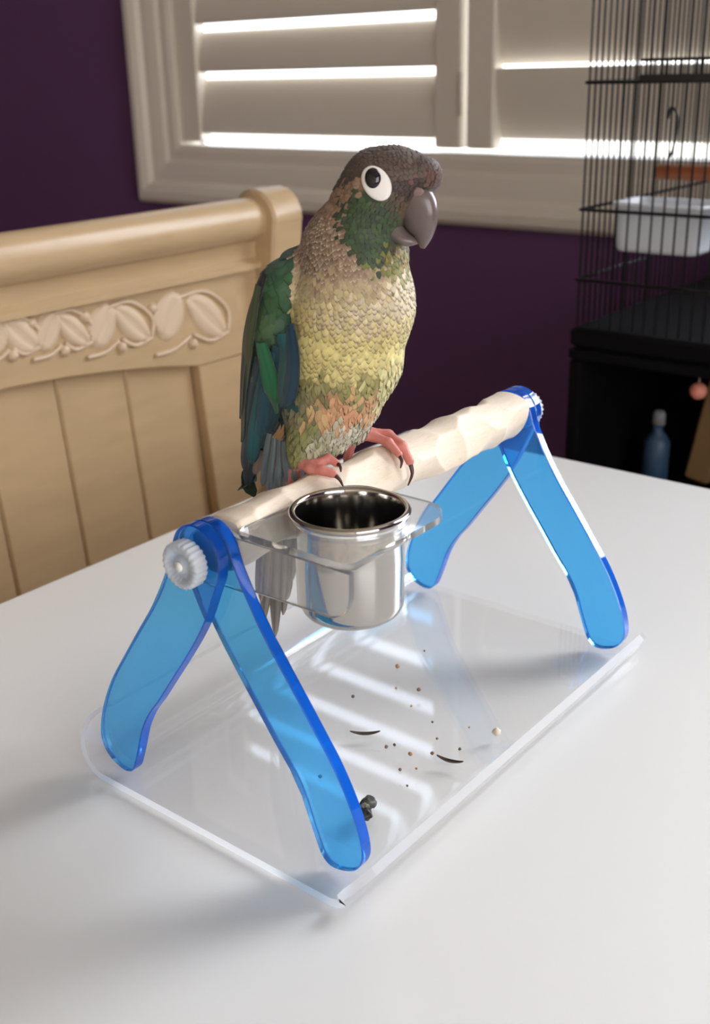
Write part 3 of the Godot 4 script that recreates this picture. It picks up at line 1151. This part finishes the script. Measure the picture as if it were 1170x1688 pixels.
# surface nets of field f over a box, in cells of size h; returns [vertices, quads as index quadruples]
func surface_nets(f: Callable, lo: Vector3, hi: Vector3, h: float) -> Array:
	var nx := int((hi.x - lo.x) / h) + 2
	var ny := int((hi.y - lo.y) / h) + 2
	var nz := int((hi.z - lo.z) / h) + 2
	var val := PackedFloat32Array()
	val.resize(nx * ny * nz)
	val.fill(99.0)
	var B := 4
	for bz in range(0, nz, B):
		for by in range(0, ny, B):
			for bx in range(0, nx, B):
				var c := lo + Vector3(bx + B / 2.0, by + B / 2.0, bz + B / 2.0) * h
				var d: float = f.call(c)
				if absf(d) > h * B * 1.05 + 2.0:
					if d < 0.0:
						for z in range(bz, mini(bz + B, nz)):
							for y in range(by, mini(by + B, ny)):
								for x in range(bx, mini(bx + B, nx)):
									val[(z * ny + y) * nx + x] = -99.0
					continue
				for z in range(bz, mini(bz + B, nz)):
					for y in range(by, mini(by + B, ny)):
						for x in range(bx, mini(bx + B, nx)):
							val[(z * ny + y) * nx + x] = f.call(lo + Vector3(x, y, z) * h)
	var idx := PackedInt32Array()
	idx.resize(nx * ny * nz)
	idx.fill(-1)
	var verts := PackedVector3Array()
	var quads := PackedInt32Array()
	var off := [Vector3i(0, 0, 0), Vector3i(1, 0, 0), Vector3i(0, 1, 0), Vector3i(1, 1, 0), Vector3i(0, 0, 1), Vector3i(1, 0, 1), Vector3i(0, 1, 1), Vector3i(1, 1, 1)]
	var ed := [[0, 1], [2, 3], [4, 5], [6, 7], [0, 2], [1, 3], [4, 6], [5, 7], [0, 4], [1, 5], [2, 6], [3, 7]]
	for z in nz - 1:
		for y in ny - 1:
			for x in nx - 1:
				var base := (z * ny + y) * nx + x
				var cv := [val[base], val[base + 1], val[base + nx], val[base + nx + 1], val[base + nx * ny], val[base + nx * ny + 1], val[base + nx * ny + nx], val[base + nx * ny + nx + 1]]
				var neg := 0
				for k in 8:
					if cv[k] < 0.0:
						neg += 1
				if neg == 0 or neg == 8:
					continue
				var sum := Vector3.ZERO
				var cnt := 0
				for e in ed:
					var a: float = cv[e[0]]
					var b: float = cv[e[1]]
					if (a < 0.0) != (b < 0.0):
						sum += Vector3(off[e[0]]).lerp(Vector3(off[e[1]]), a / (a - b))
						cnt += 1
				idx[base] = verts.size()
				verts.append(lo + (Vector3(x, y, z) + sum / cnt) * h)
	for z in range(1, nz - 1):
		for y in range(1, ny - 1):
			for x in range(1, nx - 1):
				var base := (z * ny + y) * nx + x
				var v0 := val[base]
				for ax in 3:
					var st: int = [1, nx, nx * ny][ax]
					var v1 := val[base + st]
					if (v0 < 0.0) == (v1 < 0.0):
						continue
					var s1: int = [nx, nx * ny, 1][ax]
					var s2: int = [nx * ny, 1, nx][ax]
					var q := [idx[base], idx[base - s1], idx[base - s1 - s2], idx[base - s2]]
					if q[0] < 0 or q[1] < 0 or q[2] < 0 or q[3] < 0:
						continue
					if v0 < 0.0:
						quads.append_array([q[0], q[1], q[2], q[3]])
					else:
						quads.append_array([q[3], q[2], q[1], q[0]])
	return [verts, quads]


func nets_into(s: Soup, net: Array, tint: Callable) -> void:
	var q: PackedInt32Array = net[1]
	var v: PackedVector3Array = net[0]
	var cs := PackedColorArray()
	for p in v:
		cs.append(tint.call(p))
	for i in range(0, q.size(), 4):
		for k in [0, 1, 2, 0, 2, 3]:
			s.v.append(v[q[i + k]] * 0.001)
			s.uv.append(Vector2.ZERO)
			s.col.append(cs[q[i + k]])
		s.grp.append(0); s.grp.append(0)
		s.srf.append(s.surface); s.srf.append(s.surface)


func lin(r: int, g: int, b: int) -> Color:
	return c8(r, g, b).srgb_to_linear()


# [colour, edge colour, length, kind] of the plumage at a point of the body
func plumage(p: Vector3) -> Array:
	var u := 580.0 + p.x * 3.75
	var v := 312.0 + (119.6 - p.y) / 0.2605
	var wing_edge := 492.0
	if v < 470.0:
		wing_edge = lerpf(497.0, 478.0, clampf((v - 395.0) / 75.0, 0, 1))
	elif v < 560.0:
		wing_edge = lerpf(478.0, 490.0, (v - 470.0) / 90.0)
	elif v < 650.0:
		wing_edge = 489.0
	else:
		wing_edge = lerpf(486.0, 428.0, clampf((v - 650.0) / 70.0, 0, 1))
	var back := p.z < -6.0 + 0.35 * p.x and v > 385.0 and v < 700.0
	if v > 392.0 and (u < wing_edge or back):
		if v > 700.0 and u > 425.0:
			return [lin(86, 108, 122), lin(62, 82, 98), 8.0, 2]
		var k := clampf((v - 480.0) / 120.0, 0, 1)
		var c := lin(40, 82, 44).lerp(lin(22, 78, 84), k)
		var out := clampf((wing_edge - u) / 60.0, 0, 1)
		c = c.lerp(lin(72, 92, 52), out * clampf((v - 440.0) / 60.0, 0, 1) * 0.8)
		if v < 450.0:
			c = c.lerp(lin(58, 78, 74), clampf((440.0 - v) / 40.0, 0, 0.8))
		return [c, c.lerp(lin(16, 34, 28), 0.6), 8.5 if v > 460.0 else 6.5, 2]
	if v > 700.0 and p.z < -8.0 and u < 545.0:
		return [lin(92, 112, 124), lin(66, 84, 98), 8.0, 3]
	# head
	if v < 425.0:
		var crown := 316.0 - 0.52 * (u - 545.0) if u < 605.0 else lerpf(285.0, 322.0, clampf((u - 605.0) / 70.0, 0, 1))
		if v < crown and u > 520.0:
			if u > 636.0 and u < 694.0 and v > 296.0:
				return [lin(66, 50, 46), lin(44, 34, 32), 3.4, 0]
			if u > 684.0 and v > 284.0 and v < 304.0:
				return [lin(94, 66, 56), lin(74, 48, 43), 3.6, 0]
			return [lin(88, 72, 62), lin(58, 47, 42), 3.8, 0]
		var ck := Vector2((u - 610.0) / 44.0, (v - 360.0) / 50.0).length()
		if ck < 1.0:
			return [lin(60, 82, 46).lerp(lin(50, 60, 44), clampf(sin(u * 0.19) * sin(v * 0.23) + 0.3, 0, 1)), lin(30, 46, 30), 4.0, 0]
		if u > 655.0 and v < 395.0:
			return [lin(92, 72, 52), lin(62, 46, 38), 3.4, 0]
		if u < 604.0 or v > 425.0:
			if v < 352.0:
				return [lin(150, 120, 96), lin(104, 82, 66), 4.2, 0]
			return [lin(122, 98, 76), lin(198, 180, 158), 4.4, 1]
		if v < 398.0:
			return [lin(74, 70, 48), lin(48, 44, 36), 3.6, 0]
		var tt := clampf((u - 640.0) / 40.0, 0, 1)
		return [lin(112, 116, 54).lerp(lin(168, 128, 60), tt), lin(74, 84, 40), 4.0, 1]
	if v < 475.0 and u < 640.0:
		var k := clampf((v - 425.0) / 50.0, 0, 1)
		return [lin(136, 112, 90).lerp(lin(204, 188, 136), k), lin(200, 184, 160).lerp(lin(138, 120, 96), k), 5.0, 1]
	if v < 440.0:
		return [lin(140, 134, 76), lin(92, 88, 52), 5.0, 1]
	if v < 525.0:
		var side := clampf((560.0 - u) / 60.0, 0, 1)
		return [lin(212, 198, 164).lerp(lin(206, 190, 120), maxf(side, clampf((v - 480.0) / 50.0, 0, 0.8))), lin(118, 98, 82), 6.0, 1]
	if v < 592.0:
		return [lin(214, 200, 132), lin(126, 110, 70), 6.4, 1]
	if v < 690.0:
		var pk := Vector2((u - 566.0) / 62.0, (v - 668.0) / 42.0).length()
		if pk < 1.0:
			return [lin(208, 150, 114).lerp(lin(186, 162, 112), clampf(pk * 1.3 - 0.4, 0, 1)), lin(158, 120, 84), 7.0, 3]
		if u > 615.0:
			return [lin(206, 198, 140), lin(150, 142, 96), 7.0, 3]
		return [lin(160, 152, 92).lerp(lin(122, 120, 98), clampf((v - 600.0) / 40.0, 0, 1) * (0.7 if u < 560.0 else 0.3)), lin(104, 98, 62), 7.0, 3]
	if u > 555.0:
		return [lin(196, 192, 172), lin(150, 146, 128), 5.5, 3]
	if u > 505.0:
		return [lin(170, 166, 140), lin(122, 118, 88), 5.5, 3]
	return [lin(138, 138, 84), lin(98, 100, 70), 6.0, 3]


func feather_flow(p: Vector3, n: Vector3) -> Vector3:
	var d := Vector3(-0.12, -1.0, -0.12)
	if p.y > 98.0:
		var beak := Vector3(36, 114, 20)
		d = d.lerp((p - beak).normalized() + Vector3(0, -0.5, 0), clampf((p.y - 98.0) / 12.0, 0, 1))
	d = d - n * d.dot(n)
	return d.normalized()


func scale_feather(s: Soup, p: Vector3, n: Vector3, t: Vector3, len: float, wid: float, c: Color, e: Color, bend: float, lift: float, fray := 0.0) -> void:
	var b := n.cross(t)
	var rows := []
	var cols := []
	var R := 5
	for i in R:
		var k := float(i) / (R - 1)
		var w: float = wid * [0.5, 0.92, 1.0, 0.86, 0.42][i]
		var at: float = len * [-0.25, 0.12, 0.45, 0.78, 1.0][i]
		var row := PackedVector3Array()
		var crow := []
		for j in 5:
			var x := (j - 2) / 2.0
			var y: float = at - len * 0.16 * x * x * k + fray * (rng.randf() - 0.5) * k
			var h: float = lift * k - 0.22 * x * x * wid * 0.5 - 0.2 - bend * y * y
			row.append((p + t * y + b * x * w + n * h) * 0.001)
			var m := clampf(maxf((k - 0.68) / 0.32, (absf(x) - 0.7) * 1.6 * k), 0.0, 1.0)
			crow.append(c.lerp(e, m) * rng.randf_range(0.9, 1.1))
		rows.append(row)
		cols.append(crow)
	for i in R - 1:
		for j in 4:
			var A: Vector3 = rows[i][j]
			var Bv: Vector3 = rows[i][j + 1]
			var Cv: Vector3 = rows[i + 1][j + 1]
			var D: Vector3 = rows[i + 1][j]
			s.v.append_array([A, Bv, Cv, A, Cv, D])
			s.uv.append_array([Vector2.ZERO, Vector2.ZERO, Vector2.ZERO, Vector2.ZERO, Vector2.ZERO, Vector2.ZERO])
			s.col.append_array([cols[i][j], cols[i][j + 1], cols[i + 1][j + 1], cols[i][j], cols[i + 1][j + 1], cols[i + 1][j]])
			s.grp.append(0); s.grp.append(0)
			s.srf.append(0); s.srf.append(0)


# a long quill feather along points (mm), lying on the body
func long_feather(pts: Array, wid: float, c: Color, e: Color, on_body := true) -> ArrayMesh:
	var s := Soup.new()
	var line := spline(pts, 8)
	var n := line.size()
	var top := []
	var low := []
	var cols := []
	for i in n:
		var k := float(i) / (n - 1)
		var p: Vector3 = line[i]
		var t: Vector3 = (line[mini(i + 1, n - 1)] - line[maxi(i - 1, 0)]).normalized()
		var nr := sdf_normal(p) if on_body else Vector3(-0.45, 0.1, 0.88)
		nr = (nr - t * nr.dot(t)).normalized()
		var b := nr.cross(t)
		var w := wid * 0.5 * (0.55 + 0.6 * sin(PI * minf(k * 0.72 + 0.1, 1.0))) * sqrt(clampf((1.0 - k) * 7.0 + 0.02, 0, 1))
		var r1 := PackedVector3Array()
		var r2 := PackedVector3Array()
		var cr := []
		for j in 7:
			var x := (j - 3) / 3.0
			var h := 0.45 * (1.0 - x * x) + 0.3 * exp(-x * x * 30.0) + 0.9 * k
			r1.append((p + b * x * w + nr * h) * 0.001)
			r2.append((p + b * x * w + nr * (h - 0.3)) * 0.001)
			cr.append(c.lerp(e, clampf(absf(x) * 0.6 + maxf(k - 0.75, 0.0) * 2.0, 0, 1)).lerp(c.lerp(Color(0, 0, 0), 0.5), 0.6 * exp(-x * x * 60.0)))
		top.append(r1)
		low.append(r2)
		cols.append(cr)
	var add := func(q: Array, w: Array) -> void:
		for z in [0, 1, 2, 0, 2, 3]:
			s.v.append(q[z])
			s.uv.append(Vector2.ZERO)
			s.col.append(w[z])
		s.grp.append(0); s.grp.append(0)
		s.srf.append(0); s.srf.append(0)
	for i in n - 1:
		for j in 6:
			add.call([top[i][j], top[i][j + 1], top[i + 1][j + 1], top[i + 1][j]], [cols[i][j], cols[i][j + 1], cols[i + 1][j + 1], cols[i + 1][j]])
			add.call([low[i][j + 1], low[i][j], low[i + 1][j], low[i + 1][j + 1]], [cols[i][j + 1], cols[i][j], cols[i + 1][j], cols[i + 1][j + 1]])
		for j in [0, 6]:
			add.call([top[i][j], top[i + 1][j], low[i + 1][j], low[i][j]], [cols[i][j], cols[i + 1][j], cols[i + 1][j], cols[i][j]])
	return s.mesh(true, true)


func build_parrot() -> void:
	fill_caps()
	for c in caps:
		var ab: Vector3 = c[2] - c[0]
		c.append(ab)
		c.append(1.0 / ab.length_squared())
	var t := thing("parrot", "small green and yellow parrot with brown head and white eye ring perched on dowel", "parrot", Vector3(0.09, 0.146, 0.0))
	t.transform = Transform3D(Basis(Vector3(0.631487, 0, 0.775387), Vector3.UP, Vector3(-0.775387, 0, 0.631487)), Vector3(0.09, 0.146, 0.0))
	# body and feet: one mesh
	var net := surface_nets(func(p: Vector3) -> float: return sdf(p), Vector3(-60, -28, -56), Vector3(48, 144, 42), 1.9)
	var s := Soup.new()
	nets_into(s, net, func(p: Vector3) -> Color:
		var q := plumage(p)
		return (q[0] as Color).lerp(q[1], 0.45))
	# feet
	var toes := [
		[[Vector3(-25.2, 6.0, 16.0), 2.9], [Vector3(-23.5, 3.4, 18.5), 2.7], [Vector3(-20.5, 2.4, 22.4), 2.3], [Vector3(-15.1, 2.2, 24.6), 2.2], [Vector3(-9.8, 0.6, 25.7), 1.9]],
		[[Vector3(-23.5, 3.6, 18.0), 2.6], [Vector3(-16.8, 3.0, 18.0), 2.2], [Vector3(-12.4, 4.4, 15.0), 2.0], [Vector3(-8.4, 2.4, 17.0), 1.7]],
		[[Vector3(-24.5, 3.4, 16.5), 2.6], [Vector3(-28.5, -1.5, 13.3), 2.0], [Vector3(-30.5, -8.0, 12.0), 1.7]],
		[[Vector3(-24.0, 3.6, 16.0), 2.5], [Vector3(-26.0, -1.0, 10.0), 2.0], [Vector3(-27.5, -8.0, 8.5), 1.7]],
		[[Vector3(1.2, 6.5, -15.6), 3.0], [Vector3(2.6, 4.6, -17.5), 2.8], [Vector3(7.3, 4.0, -21.6), 2.7], [Vector3(16.0, 3.0, -21.0), 2.6], [Vector3(22.0, 0.0, -13.0), 2.4], [Vector3(25.6, -6.6, -9.6), 2.0]],
		[[Vector3(3.0, 4.6, -17.0), 2.6], [Vector3(9.0, 3.6, -17.0), 2.3], [Vector3(15.7, 2.2, -12.5), 2.1], [Vector3(20.4, -2.2, -7.2), 1.7]],
		[[Vector3(1.4, 4.6, -16.5), 2.6], [Vector3(-3.0, -1.0, -18.5), 2.0], [Vector3(-4.5, -8.0, -19.5), 1.6]],
		[[Vector3(1.4, 4.6, -16.5), 2.6], [Vector3(-1.5, -1.0, -22.0), 2.0], [Vector3(-3.0, -8.0, -23.0), 1.6]]]
	s.surface = 1
	for foot in 2:
		var tc := []
		for k in range(foot * 4, foot * 4 + 4):
			for i in toes[k].size() - 1:
				var a: Array = toes[k][i]
				var b: Array = toes[k][i + 1]
				var ab: Vector3 = b[0] - a[0]
				tc.append([a[0], a[1], b[0], b[1], ab, 1.0 / ab.length_squared()])
		var ff := func(p: Vector3) -> float:
			var m := 1e9
			for c in tc:
				var q: Vector3 = p - c[0]
				var tt := clampf(q.dot(c[4]) * float(c[5]), 0.0, 1.0)
				var d: float = (q - c[4] * tt).length() - lerpf(c[1], c[3], tt) - 0.16 * maxf(0.0, sin(tt * float((c[4] as Vector3).length()) * 3.2))
				var h := maxf(1.2 - absf(m - d), 0.0) / 1.2
				m = minf(m, d) - h * h * 0.3
			return m
		var lo := Vector3(-41, -9, -1) if foot == 0 else Vector3(-14, -12, -34)
		var hi := Vector3(-5, 12, 31) if foot == 0 else Vector3(30, 13, -2)
		nets_into(s, surface_nets(ff, lo, hi, 0.7), func(_p: Vector3) -> Color: return Color.WHITE)
	var body := obj("body", s.mesh(true, true), [feather_mat, skin_mat], t)
	# contour feathers
	var order := []
	for i in net[0].size():
		order.append(i)
	for i in range(order.size() - 1, 0, -1):
		var k := rng.randi() % (i + 1)
		var w: int = order[i]
		order[i] = order[k]
		order[k] = w
	var cells := {}
	s = Soup.new()
	var eye := Vector3(10.9, 123.5, 24.6)
	var count := 0
	for i in order:
		var p: Vector3 = net[0][i]
		if p.y < 3.5 and p.z > -12.0:
			continue
		if p.distance_to(eye) < 6.6 or (p.distance_to(Vector3(28, 111, 18)) < 7.0) or p.distance_to(Vector3(21, 103, 17)) < 5.5:
			continue
		var q := plumage(p + Vector3(rng.randfn(), rng.randfn(), 0.0) * (1.5 if p.y > 98.0 or (p.y > 30.0 and p.x < -16.0) else 2.8))
		q[2] = q[2] * (0.72 if q[3] != 2 else 0.9)
		var gap: float = q[2] * 0.40
		var key := Vector3i((p / 4.0).floor())
		var ok := true
		for dz in range(-1, 2):
			for dy in range(-1, 2):
				for dx in range(-1, 2):
					for o in cells.get(key + Vector3i(dx, dy, dz), []):
						if o.distance_squared_to(p) < gap * gap:
							ok = false
		if not ok:
			continue
		if not cells.has(key):
			cells[key] = []
		cells[key].append(p)
		count += 1
		var n := sdf_normal(p)
		var f := feather_flow(p, n)
		f = f.rotated(n, rng.randf_range(-0.16, 0.16) * (2.2 if q[3] == 3 else 1.0))
		var j := rng.randf_range(0.82, 1.16)
		var c: Color = q[0] * j
		var e: Color = q[1] * rng.randf_range(0.8, 1.2)
		var ln: float = q[2] * rng.randf_range(1.1, 1.4)
		var fall := sdf(p + f * ln) / (ln * ln)      # how fast the body curves away under the feather
		scale_feather(s, p, n, f, ln, q[2] * (0.46 if q[3] != 3 else 0.3), c, e, maxf(fall, 0.0), 0.8 if q[3] != 3 else 1.3, 0.3 if q[3] < 3 else 1.6)
	var pl := obj("plumage", s.mesh(false, true), feather_mat, t)
	pl.set_meta("kind", "stuff")
	print("feathers ", count)
	# wing with its long feathers
	var wing := Node3D.new()
	wing.name = "wing"
	t.add_child(wing, true)
	tag_part(wing, "folded green and teal wing")
	var hue := {"dark": [lin(20, 26, 26), lin(36, 46, 44)], "olive": [lin(70, 84, 44), lin(24, 34, 26)], "slate": [lin(40, 62, 70), lin(22, 30, 34)], "teal": [lin(20, 92, 96), lin(14, 44, 50)], "tealdark": [lin(16, 70, 82), lin(12, 30, 36)], "blue": [lin(14, 66, 92), lin(10, 40, 58)], "green": [lin(24, 104, 58), lin(16, 66, 42)], "brown": [lin(132, 112, 92), lin(96, 80, 66)]}
	for q in [
		["dark", 6.7, [Vector3(-36.8, 86.4, 9.5), Vector3(-44.2, 65.4, 7.5), Vector3(-49.3, 41.4, -2.1), Vector3(-52.4, 15.3, -13.5)]],
		["olive", 6.0, [Vector3(-39.9, 81.5, 10.0), Vector3(-45.1, 57.5, 7.9), Vector3(-49.9, 28.9, -6.6), Vector3(-52.7, 3.3, -15.5)]],
		["slate", 6.0, [Vector3(-41.1, 49.2, 7.8), Vector3(-46.9, 27.0, -2.9), Vector3(-51.1, 3.2, -13.6), Vector3(-53.0, -12.0, -18.1)]],
		["dark", 4.9, [Vector3(-39.6, 46.4, 7.4), Vector3(-45.1, 24.1, -2.9), Vector3(-49.5, 0.3, -13.3), Vector3(-53.0, -23.0, -21.8)]],
		["teal", 6.4, [Vector3(-37.1, 49.8, 10.5), Vector3(-42.1, 28.2, 1.9), Vector3(-46.7, 7.9, -8.0), Vector3(-49.3, -6.4, -13.2)]],
		["tealdark", 6.7, [Vector3(-34.8, 52.7, 11.6), Vector3(-38.5, 34.9, 6.0), Vector3(-42.4, 15.0, -4.0), Vector3(-45.6, 1.5, -11.2)]],
		["tealdark", 6.7, [Vector3(-32.5, 55.6, 12.9), Vector3(-34.3, 40.9, 8.0), Vector3(-36.9, 24.8, 0.2), Vector3(-40.8, 10.7, -6.3)]],
		["teal", 7.5, [Vector3(-30.0, 61.2, 14.2), Vector3(-29.8, 48.3, 15.9), Vector3(-30.7, 36.5, 12.6), Vector3(-31.8, 27.6, 10.3)]],
		["blue", 7.5, [Vector3(-26.6, 65.5, 16.2), Vector3(-25.7, 52.0, 20.6), Vector3(-26.9, 39.3, 18.0), Vector3(-29.4, 29.1, 13.8)]],
		["green", 7.1, [Vector3(-39.7, 57.3, 13.5), Vector3(-37.3, 42.7, 9.3), Vector3(-35.6, 30.8, 6.6), Vector3(-34.1, 23.6, 7.1)]],
		["brown", 4.5, [Vector3(-44.1, -0.4, -13.3), Vector3(-46.3, -6.4, -14.8), Vector3(-48.5, -13.7, -19.1)]],
	]:
		obj("flight_feather", long_feather(q[2], q[1], hue[q[0]][0], hue[q[0]][1]), feather_mat, wing)
	# loose grey-blue feathers of the flank
	for q in [
		[3.5, [Vector3(-39.0, 12.4, 2.0), Vector3(-40.5, 4.0, 3.0), Vector3(-41.9, -5.1, 2.0), Vector3(-43.3, -13.3, 0.0)]],
		[3.2, [Vector3(-36.6, 11.6, 6.0), Vector3(-37.5, 3.3, 7.0), Vector3(-38.9, -6.4, 7.0), Vector3(-39.8, -16.1, 5.0)]],
		[3.2, [Vector3(-34.3, 11.3, 8.0), Vector3(-34.3, 3.3, 10.0), Vector3(-35.6, -5.4, 10.0), Vector3(-35.7, -12.6, 9.0)]],
		[3.5, [Vector3(-32.0, 11.4, 11.0), Vector3(-31.6, 5.2, 13.0), Vector3(-30.9, -2.4, 13.0), Vector3(-30.7, -8.6, 12.0)]],
		[3.2, [Vector3(-29.2, 10.0, 13.0), Vector3(-28.3, 4.0, 15.0), Vector3(-28.0, -1.8, 15.0), Vector3(-27.2, -6.2, 14.0)]],
	]:
		obj("flank_feather", long_feather(q[1], q[0], lin(104, 118, 124), lin(84, 92, 88), false), feather_mat, t)
	# tail
	var tail := Node3D.new()
	tail.name = "tail"
	t.add_child(tail, true)
	tag_part(tail, "long grey-brown tail hanging behind the dowel")
	for q in [
		[6.9, [Vector3(-39.0, -0.5, -24.0), Vector3(-39.2, -23.8, -28.0), Vector3(-44.8, -58.1, -32.0), Vector3(-49.9, -102.1, -36.0)]],
		[6.9, [Vector3(-36.1, -1.8, -23.0), Vector3(-36.4, -23.5, -27.0), Vector3(-41.0, -57.7, -31.0), Vector3(-44.2, -111.1, -35.0)]],
		[6.3, [Vector3(-33.2, -3.0, -22.0), Vector3(-33.7, -23.2, -26.0), Vector3(-36.6, -57.4, -30.0), Vector3(-39.3, -97.8, -34.0)]],
		[5.7, [Vector3(-30.9, -4.6, -22.0), Vector3(-31.3, -23.3, -26.0), Vector3(-33.6, -57.5, -30.0), Vector3(-35.7, -87.9, -33.0)]],
		[6.3, [Vector3(-41.0, -3.8, -25.0), Vector3(-41.7, -24.1, -29.0), Vector3(-47.0, -58.4, -33.0), Vector3(-50.8, -90.7, -36.0)]],
		[5.1, [Vector3(-29.2, -6.2, -22.0), Vector3(-29.8, -23.3, -26.0), Vector3(-31.5, -53.8, -29.0), Vector3(-32.9, -76.6, -31.0)]],
	]:
		obj("tail_feather", long_feather(q[1], q[0], lin(98, 88, 82), lin(148, 138, 128), false), feather_mat, tail)
	# eye
	var nrm := Vector3(-0.16, 0.26, 0.95).normalized()
	var tx := Vector3(0.55, -0.8, 0.0)
	tx = (tx - nrm * tx.dot(nrm)).normalized()
	var ty := nrm.cross(tx)
	s = Soup.new()
	dome(s, eye - nrm * 0.4, tx, ty, nrm, 7.6, 5.4, 1.7)
	tag_part(obj("eye_ring", s.mesh(), mat(c8(236, 232, 226), 0.55), t), "bare white ring round the eye")
	var ec := Vector3(9.7, 125.3, 24.2)
	s = Soup.new()
	dome(s, ec + nrm * 0.6, Vector3(1, 0, 0.17).normalized(), Vector3(0, 1, -0.26).normalized(), nrm, 3.3, 4.1, 1.7)
	tag_part(obj("eye", s.mesh(), mat(c8(26, 20, 24), 0.06), t), "dark round eye")
	# beak
	var S := Vector3(-0.52992, 0, 0.84805)
	var horn := mat(c8(104, 92, 90), 0.24)
	horn.subsurf_scatter_enabled = true
	horn.subsurf_scatter_strength = 0.08
	for part in [["upper_beak", [
		[Vector3(26.5, 123.7, 15.7), Vector3(20.0, 113.4, 11.6), 6.6],
		[Vector3(32.2, 120.8, 19.2), Vector3(22.3, 108.7, 13.1), 6.4],
		[Vector3(35.0, 115.2, 21.0), Vector3(24.1, 103.8, 14.2), 5.6],
		[Vector3(35.5, 108.3, 21.3), Vector3(27.0, 100.9, 16.0), 4.3],
		[Vector3(33.6, 101.1, 20.1), Vector3(28.3, 98.4, 16.8), 2.6],
		[Vector3(30.8, 96.3, 18.4), Vector3(28.9, 96.7, 17.2), 0.9],
	]], ["lower_beak", [
		[Vector3(18.7, 110.4, 10.8), Vector3(16.6, 101.5, 9.5), 6.4],
		[Vector3(21.6, 107.7, 12.6), Vector3(20.0, 98.5, 11.6), 6.4],
		[Vector3(24.8, 103.3, 14.6), Vector3(24.5, 97.2, 14.4), 5.4],
		[Vector3(27.4, 101.1, 16.2), Vector3(27.3, 97.6, 16.2), 3.2],
		[Vector3(28.6, 99.7, 17.0), Vector3(28.9, 98.4, 17.2), 0.8],
	]]]:
		var ridge := []
		var edge := []
		var wide := []
		for q in part[1]:
			ridge.append(q[0])
			edge.append(q[1])
			wide.append(Vector2(q[2], 0))
		ridge = spline(ridge, 5)
		edge = spline(edge, 5)
		wide = spline(wide, 5)
		s = Soup.new()
		var rows := []
		for i in ridge.size():
			var row := PackedVector3Array()
			var mid: Vector3 = (ridge[i] + edge[i]) / 2.0
			var half: Vector3 = (ridge[i] - edge[i]) / 2.0
			half -= S * half.dot(S)
			for j in 24:
				var a := TAU * j / 24.0
				var sx := signf(sin(a)) * pow(absf(sin(a)), 0.85)
				row.append((mid + S * (1.8 if part[0] == "lower_beak" else 0.0) + half * cos(a) + S * sx * wide[i].x) * 0.001)
			rows.append(row)
		s.grid(rows, true)
		s.fan(rows[0], true)
		s.fan(rows[rows.size() - 1])
		obj(part[0], s.mesh(), horn, t)
	# cere with a nostril
	s = Soup.new()
	dome(s, Vector3(25.4, 119.2, 20.9), Vector3(0.85, 0.1, 0.5).normalized(), Vector3(-0.1, 0.95, 0.2).normalized(), S, 5.4, 2.4, 1.4)
	obj("cere", s.mesh(), mat(c8(136, 114, 108), 0.45), t)
	s = Soup.new()
	dome(s, Vector3(25.9, 119.8, 21.9), Vector3(0.85, 0, 0.53), Vector3.UP, S, 0.9, 0.7, 0.5)
	obj("nostril", s.mesh(), mat(c8(60, 30, 30), 0.6), t)
	# claws
	var claw := mat(c8(74, 40, 34), 0.3)
	for q in [[Vector3(-10.0, 0.6, 25.7), Vector3(-7.4, -1.2, 27.4), Vector3(-5.7, -4.9, 27.6)], [Vector3(-8.8, 2.4, 16.8), Vector3(-7.0, 2.0, 19.2), Vector3(-6.7, -0.2, 21.0)], [Vector3(25.4, -6.2, -9.8), Vector3(26.6, -12.0, -7.6), Vector3(24.6, -18.3, -8.2)], [Vector3(20.2, -1.8, -7.4), Vector3(21.6, -4.6, -4.8), Vector3(20.9, -7.6, -3.0)], [Vector3(-30.5, -8.0, 12.0), Vector3(-30.9, -11.5, 11.8), Vector3(-29.8, -14.5, 12.6)], [Vector3(-27.5, -8.0, 8.5), Vector3(-27.9, -11.5, 8.2), Vector3(-26.9, -14.5, 9.0)], [Vector3(-4.5, -8.0, -19.5), Vector3(-4.9, -11.5, -19.8), Vector3(-3.9, -14.5, -19.0)], [Vector3(-3.0, -8.0, -23.0), Vector3(-3.4, -11.5, -23.4), Vector3(-2.4, -14.5, -22.6)]]:
		s = Soup.new()
		var pts := []
		var rr := []
		var sp := spline(q, 5)
		for i in sp.size():
			pts.append(sp[i] * 0.001)
			rr.append(lerpf(0.0014, 0.0003, float(i) / (sp.size() - 1)))
		tube(s, pts, rr, 8)
		obj("claw", s.mesh(), claw, t)


func dome(s: Soup, c: Vector3, ax: Vector3, ay: Vector3, n: Vector3, rx: float, ry: float, h: float) -> void:
	var rows := []
	for i in 9:
		var g := -0.5 + (PI / 2 + 0.5) * i / 8.0
		var row := PackedVector3Array()
		for j in 28:
			var a := TAU * j / 28.0
			row.append((c + (ax * cos(a) * rx + ay * sin(a) * ry) * maxf(cos(g), 0.002) + n * sin(g) * h) * 0.001)
		rows.append(row)
	s.grid(rows, true)
	s.fan(rows[0], true)
